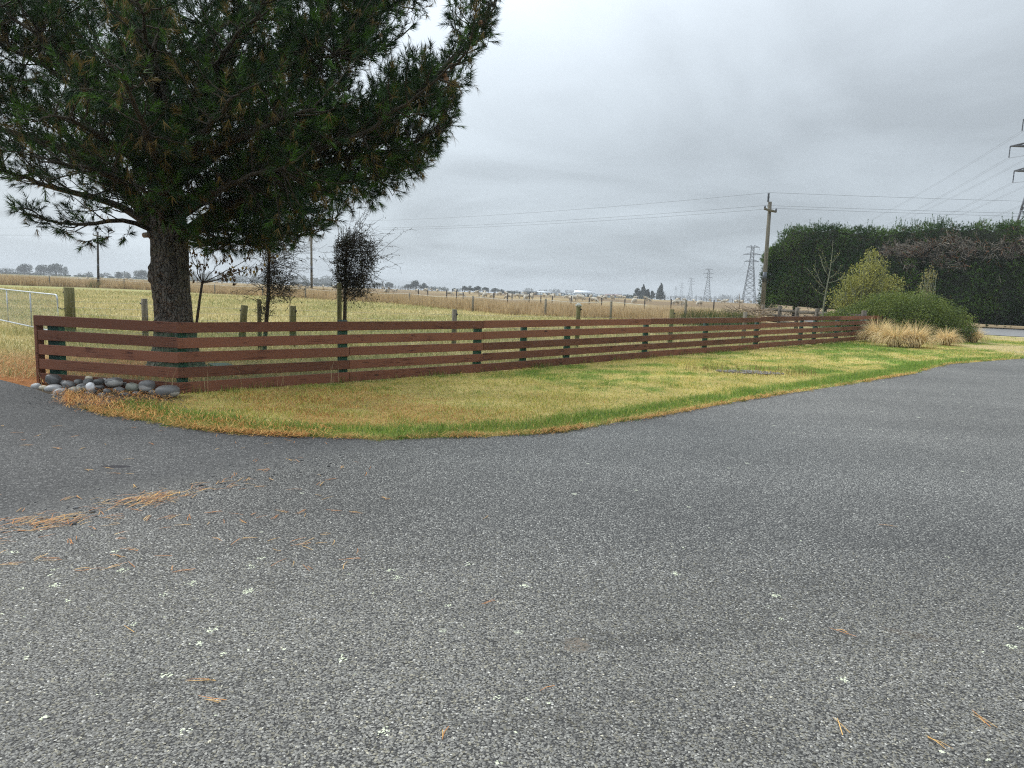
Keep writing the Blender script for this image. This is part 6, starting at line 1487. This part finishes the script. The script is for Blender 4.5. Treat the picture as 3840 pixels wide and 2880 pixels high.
# ------------------------------------------------------------------ tussocks
def tussock(label, px, py, w, h, n, seed):
    p = G(px, py); rr = np.random.default_rng(seed); root = thing('tussock', label, 'grass', (p[0], p[1], 0), 'golden tussock grasses')
    a = rr.random(n) * 6.283; b0 = np.sqrt(rr.random(n)) * .20 * w; ln = h * rr.uniform(.75, 1.3, n); out = np.abs(rr.normal(.72, .38, n)) + .10; K = 6
    t = np.linspace(0, 1, K)[None]; ang = out[:, None] * (.30 + 2.1 * t ** 1.7); dx = np.cumsum(np.sin(ang), 1) / K; dz = np.cumsum(np.cos(ang), 1) / K
    dx = dx - dx[:, :1]; dz = dz - dz[:, :1]; R_o = b0[:, None] + dx * ln[:, None]; Z = np.maximum(dz * ln[:, None], .015)
    X = np.cos(a)[:, None] * R_o; Y = np.sin(a)[:, None] * R_o; wv = (.010 * (1 - .85 * t)) * np.ones((n, 1)); fa = rr.random(n) * 6.28
    sx_, sy_ = np.cos(fa)[:, None] * wv, np.sin(fa)[:, None] * wv
    Lf = np.stack([X - sx_, Y - sy_, Z], 2); Rt = np.stack([X + sx_, Y + sy_, Z], 2); Vt = np.concatenate([Lf, Rt], 1).reshape(-1, 3)
    q = np.stack([np.arange(K - 1), np.arange(K - 1) + K, np.arange(K - 1) + K + 1, np.arange(K - 1) + 1], 1); F = (q[None] + (np.arange(n) * 2 * K)[:, None, None]).reshape(-1, 4)
    c0 = np.where(rr.random((n, 1)) < .15, np.array([[.32, .28, .11]]), np.array([[.78, .61, .34]])) * rr.uniform(.7, 1.35, (n, 1))
    kind(link('blades', mesh_np('blades', Vt, F, np.repeat(c0, 2 * K, 0)), MT['grass'], root), 'stuff')
    m = MB(); m.tube([(0, 0, -.05), (0, 0, .10), (0, 0, .2)], [.22 * w, .2 * w, .08 * w], 10); m.build('crown_base', noise_mat('tussock_base', (.12, .09, .04), (.22, .17, .08), 9, .9, .5, 30), root)
tussock('upright golden tussock against the end of the brown fence', 3288, 1284, 0.8, 1.1, 1300, 1)
tussock('widest golden tussock in the front, second from the fence', 3352, 1299, 1.0, 1.05, 1500, 2)
tussock('golden tussock hanging right, third from the fence', 3428, 1302, 0.9, 1.05, 1300, 3)
tussock('lower golden tussock leaning right, fourth from the fence', 3545, 1294, 0.8, 0.8, 1100, 4)
tussock('half hidden tussock behind the right end of the green bush', 3645, 1284, 0.8, 0.9, 800, 5)

# ------------------------------------------------------------------ farm buildings far off
def fmat(name, c, rough=.6): return noise_mat(name, tuple(q * .85 for q in c), tuple(min(1, q * 1.1) for q in c), .8, rough, .02, 10)
BM = {'dark': fmat('dark_cladding', (.035, .045, .045)), 'white': fmat('white_cladding', (.70, .74, .78)), 'grey': fmat('grey_cladding', (.30, .37, .42)), 'roofw': fmat('pale_roof', (.78, .81, .84), .4), 'roofg': fmat('grey_roof', (.36, .40, .43)), 'roofr': fmat('faded_red_roof', (.33, .24, .23)), 'door': fmat('door_dark', (.06, .07, .08)), 'tank': fmat('tank_steel', (.55, .60, .64), .35)}
def building(label, x0, x1, ytop, ybase, wall, roof, Y=520, gable=.3, depth=9, doors=()):
    a, b_ = V(x0, ybase, Y), V(x1, ybase, Y); zb = float(gz((a[0] + b_[0]) / 2, Y)); zt = V((x0 + x1) / 2, ytop, Y)[2]; W = b_[0] - a[0]; Hh = zt - zb; hw = Hh * (1 - gable)
    root = thing('farm_building', label, 'building', ((a[0] + b_[0]) / 2, Y, zb)); m = MB(); m.box((0, depth / 2, hw / 2 - .3), (W, depth, hw + .6)); m.build('wall', BM[wall], root)
    m = MB(); ov = .35; x = W / 2 + ov; d0, d1 = -ov, depth + ov; rz = Hh
    m.add([(-x, d0, hw), (x, d0, hw), (x, d1, hw), (-x, d1, hw), (-x, depth / 2, rz), (x, depth / 2, rz)], [np.array([[0, 1, 5, 4], [2, 3, 4, 5], [3, 2, 1, 0]]), np.array([[0, 4, 3], [1, 2, 5]])]); rf = m.build('roof', BM[roof], root)
    m = MB(); m.tube([(-x, depth / 2, rz + .05), (x, depth / 2, rz + .05)], .12, 5); m.build('ridge_cap', BM['roofg'], rf)
    for fx, fw in doors: m = MB(); m.box((fx * W, -.04, hw * .4), (fw * W, .06, hw * .8)); m.build('door', BM['door'], root)
    return root
building('dark long shed at the left end of the far farm', 1971, 2015, 1093, 1107, 'dark', 'dark', gable=.15)
building('white shed with a shallow gable beside the dark one', 2017, 2068, 1093, 1108, 'white', 'roofw', gable=.35, doors=((.2, .18),))
building('small dark lean-to between two white sheds', 2069, 2080, 1097, 1108, 'dark', 'roofg', gable=.1)
building('long low white shed right of the lean-to', 2081, 2115, 1098, 1110, 'white', 'dark', gable=.12)
building('low grey shed below the round tanks', 2116, 2156, 1101, 1111, 'grey', 'roofg', gable=.2, doors=((-.2, .1), (.2, .1)))
building('big farm shed with a broad white ribbed roof', 2159, 2220, 1089, 1113, 'white', 'roofw', Y=500, gable=.48, depth=16, doors=((-.3, .12), (0, .12), (.3, .12)))
building('long grey shed with a faded red roof', 2273, 2305, 1103, 1116, 'grey', 'roofr', gable=.35)
building('middle grey shed of the red roofed row', 2306, 2332, 1104, 1116, 'grey', 'roofr', gable=.4)
building('grey shed with a pale roof near the conifer hedge', 2333, 2351, 1105, 1117, 'grey', 'roofg', gable=.4)
building('lowest grey shed at the right end of the farm', 2352, 2374, 1109, 1117, 'grey', 'roofw', gable=.3)
def tank(label, px, ytop, wd, Y=505):
    p = V(px, ytop, Y); zb = float(gz(p[0], Y)); h = p[2] - zb; root = thing('farm_tank', label, 'tank', (p[0], Y, zb), 'farm tanks'); rr_ = wd * Y / FPX / 2
    m = MB(); m.tube([(0, 0, -.3), (0, 0, h * .8)], rr_, 16); m.build('drum', BM['tank'], root, True); m = MB(); m.tube([(0, 0, h * .8), (0, 0, h)], [rr_ * 1.03, .15], 16); m.build('cone_roof', BM['roofg'], root)
tank('round tank left above the low grey shed', 2138, 1096, 11); tank('round tank right above the low grey shed', 2152, 1097, 11); tank('tall silo right of the big white shed', 2229, 1098, 7); tank('darker silo beside the tall one', 2237, 1102, 9); tank('wide pale tank in the tank row', 2252, 1101, 17); tank('last grey tank right of the wide pale one', 2266, 1104, 10)

# ------------------------------------------------------------------ far trees
def crown_pts(n, lobes, rr):
    P = []
    for (cx, cz, rx, rz) in lobes:
        k = max(8, int(n * rx * rz / sum(l[2] * l[3] for l in lobes))); d = rdir(k, rr); q = d * (rr.random((k, 1)) ** .4) * np.array([rx, rx, rz]); P.append(q + np.array([cx, 0, cz]))
    return np.concatenate(P)
def far_tree(label, px, ytop, ybase, wpx, Y, cols, shape, seed, group=None):
    b_ = V(px, ybase, Y); zb = float(gz(b_[0], Y)); h = V(px, ytop, Y)[2] - zb; w = wpx * Y / FPX; rr = np.random.default_rng(seed); root = thing('far_tree', label, 'tree', (b_[0], Y, zb), group)
    if shape == 'cone': lobes = [(rr.normal(0, .04) * w, h * (.12 + .85 * t), w * .5 * (1 - t) ** .8 + .03 * w, h * .10) for t in np.linspace(0, .97, 12)]
    elif shape == 'bare': lobes = [(0, h * .6, w * .45, h * .38)]
    else: lobes = [(rr.uniform(-.32, .32) * w, h * rr.uniform(.38, .78), w * rr.uniform(.16, .27), h * rr.uniform(.13, .24)) for _ in range(9)] + [(0, h * .80, w * .2, h * .19), (-.3 * w, h * .35, w * .2, h * .2), (.3 * w, h * .35, w * .2, h * .2)]
    n = 1500 if shape != 'bare' else 260; P = crown_pts(n, lobes, rr); n = len(P); v, f = leaf_quads(P, h * (.085 if shape != 'bare' else .03) * rr.uniform(.6, 1.3, n), rr, aspect=.8)
    cl_ = np.array(cols) * rr.uniform(.6, 1.4, (n, 1)); link('crown', mesh_np('crown', v, f, np.repeat(cl_, 4, 0)), MT['foliage'], root)
    m = MB(); m.tube([(0, 0, -.5), (0, 0, h * .3), (0, 0, h * .7)], [w * .05 + .1, w * .04 + .08, .05], 7)
    for k in range(5): a = k * 1.3; m.tube([(0, 0, h * .25), (math.cos(a) * w * .2, math.sin(a) * w * .2, h * .55)], [.12, .05], 4)
    m.build('trunk', MT['limb'], root)
DK = (.022, .034, .018); OL = (.045, .052, .026); BR = (.10, .075, .05)
FT = [('broad dark tree at the far left edge', 25, 1003, 1040, 90, 720, DK, 'r'), ('rounded dark tree second from the left edge', 92, 987, 1040, 62, 720, DK, 'r'), ('tall dark tree left of a clump with a light gap', 165, 990, 1041, 60, 700, DK, 'r'), ('widest dark tree of the far left clump', 210, 985, 1042, 82, 700, DK, 'r'),
      ('pale far poplar left of the left power pole', 243, 1003, 1040, 10, 900, OL, 'cone'), ('pale spired far tree midway to the left pole', 248 - 2, 1000, 1041, 22, 1100, OL, 'r'),
      ('far rounded tree just left of the bushy shrub belt', 445, 1018, 1045, 28, 700, OL, 'r'), ('far dark tree behind the pine trunk on its left', 530, 1010, 1048, 60, 700, OL, 'r'),
      ('far tree right of the twiggy shrub', 1415, 1058, 1082, 40, 720, OL, 'r'), ('brown far poplar right of the twiggy shrub', 1435, 1055, 1082, 10, 720, BR, 'cone'), ('rounded far tree right of the brown poplar', 1460, 1057, 1083, 32, 720, OL, 'r'),
      ('low left part tree of the big far cypress clump', 1530, 1065, 1086, 36, 560, DK, 'r'), ('tallest far spreading tree over the dry grass', 1560, 1049, 1087, 52, 560, DK, 'r'), ('far tree on the right shoulder of the tallest', 1590, 1060, 1088, 34, 560, DK, 'r'),
      ('first of the dark rounded oaks', 1742, 1071, 1095, 24, 520, OL, 'r'), ('second dark rounded oak', 1763, 1070, 1096, 32, 470, DK, 'r'), ('third dark rounded oak', 1791, 1071, 1097, 30, 470, DK, 'r'), ('fourth dark rounded oak', 1820, 1076, 1098, 30, 470, DK, 'r'), ('fifth and widest dark oak', 1856, 1079, 1099, 40, 470, DK, 'r'), ('last small oak of the dark row', 1880, 1084, 1100, 20, 470, DK, 'r'),
      ('left lower conifer of the dark clump', 2390, 1078, 1117, 36, 480, DK, 'r'), ('pointed conifer in the middle of the dark clump', 2411, 1067, 1117, 34, 480, DK, 'cone'), ('broad conifer right in the dark clump', 2427, 1083, 1118, 26, 480, DK, 'r'), ('small tree between the conifers', 2446, 1089, 1118, 18, 480, DK, 'r'),
      ('tall solitary pointed conifer', 2475, 1062, 1120, 36, 480, DK, 'cone'), ('bare brown tree beside the solitary conifer', 2492, 1090, 1120, 18, 480, BR, 'bare')]
for k, (lab, px, yt, yb, w, Y, cl_, shp) in enumerate(FT): far_tree(lab, px, yt, yb, w, Y, cl_, shp, 200 + k)
def belt(name, label, segs, cols, seed, dens=1.0):
    rr = np.random.default_rng(seed); Ps = []; Ss = []; Cs = []
    for (x0, x1, t0, t1, Y, jit) in segs:
        W = (x1 - x0) * Y / FPX; nt_ = int(W / 4.5 * dens)
        for k in range(nt_):
            u = rr.random(); px = x0 + (x1 - x0) * u; yt = t0 + (t1 - t0) * u + abs(rr.normal(0, jit)); p = V(px, 1100, Y + rr.normal(0, 12)); zb = float(gz(p[0], p[1])); h = max(1.5, V(px, yt, Y)[2] - zb)
            n = 60; q = rdir(n, rr) * (rr.random((n, 1)) ** .4) * np.array([2.6 + h * .12, 2.6 + h * .12, h * .5]) + np.array([p[0], p[1], zb + h * .5]); Ps.append(q); Ss.append(np.full(n, .8 + h * .085)); Cs.append(np.tile(np.array(cols) * rr.uniform(.7, 1.4), (n, 1)) * rr.uniform(.7, 1.3, (n, 1)))
    P = np.concatenate(Ps); v, f = leaf_quads(P, np.concatenate(Ss), rr, aspect=.9)
    kind(link(name, mesh_np(name, v, f, np.repeat(np.concatenate(Cs), 4, 0)), MT['foliage']), 'stuff', label)
belt('far_woodland', 'hazy far belt of trees behind the left paddock', [(-60, 330, 1014, 1020, 1000, 3), (330, 600, 1018, 1016, 800, 5), (690, 1240, 1020, 1040, 1000, 3), (690, 900, 1012, 1018, 1500, 3), (900, 1240, 1022, 1030, 1300, 4), (1220, 1420, 1048, 1062, 1400, 4)], (.045, .05, .03), 61)
belt('far_hedgerow', 'low dark far hedgerows along the plain', [(0, 560, 1031, 1042, 640, 1.5), (700, 1250, 1038, 1062, 620, 1.), (1610, 1730, 1072, 1078, 760, 3), (1885, 1975, 1090, 1094, 640, .6), (2345, 2450, 1103, 1108, 474, .6), (2270, 2350, 1101, 1103, 620, .5)], (.030, .042, .022), 62, 1.5)
belt('far_forest', 'pale hazy forest behind the farm and the pylons', [(1960, 2200, 1079, 1084, 1500, 3), (1880, 2000, 1088, 1086, 1300, 2), (2480, 2860, 1104, 1110, 1800, 4), (2680, 2780, 1102, 1104, 1700, 2), (2200, 2400, 1098, 1102, 1900, 2), (1440, 1640, 1066, 1074, 1500, 2)], (.04, .045, .035), 63)

# ------------------------------------------------------------------ hazy air
MT['haze'] = bpy.data.materials.new('haze_air'); MT['haze'].use_nodes = True; t = MT['haze'].node_tree; t.nodes.remove(t.nodes['Principled BSDF'])
pv = t.nodes.new('ShaderNodeVolumePrincipled'); pv.inputs['Color'].default_value = (.90, .94, .97, 1); pv.inputs['Density'].default_value = 0.00042; pv.inputs['Anisotropy'].default_value = .1
t.links.new(pv.outputs[0], t.nodes['Material Output'].inputs['Volume'])
MT['haze'].cycles.homogeneous_volume = True
m = MB(); m.box((0, 1150, 4.25), (4700, 2900, 66.5)); hz = m.build('haze', MT['haze']); kind(hz, 'stuff', 'thin grey haze over the plain')
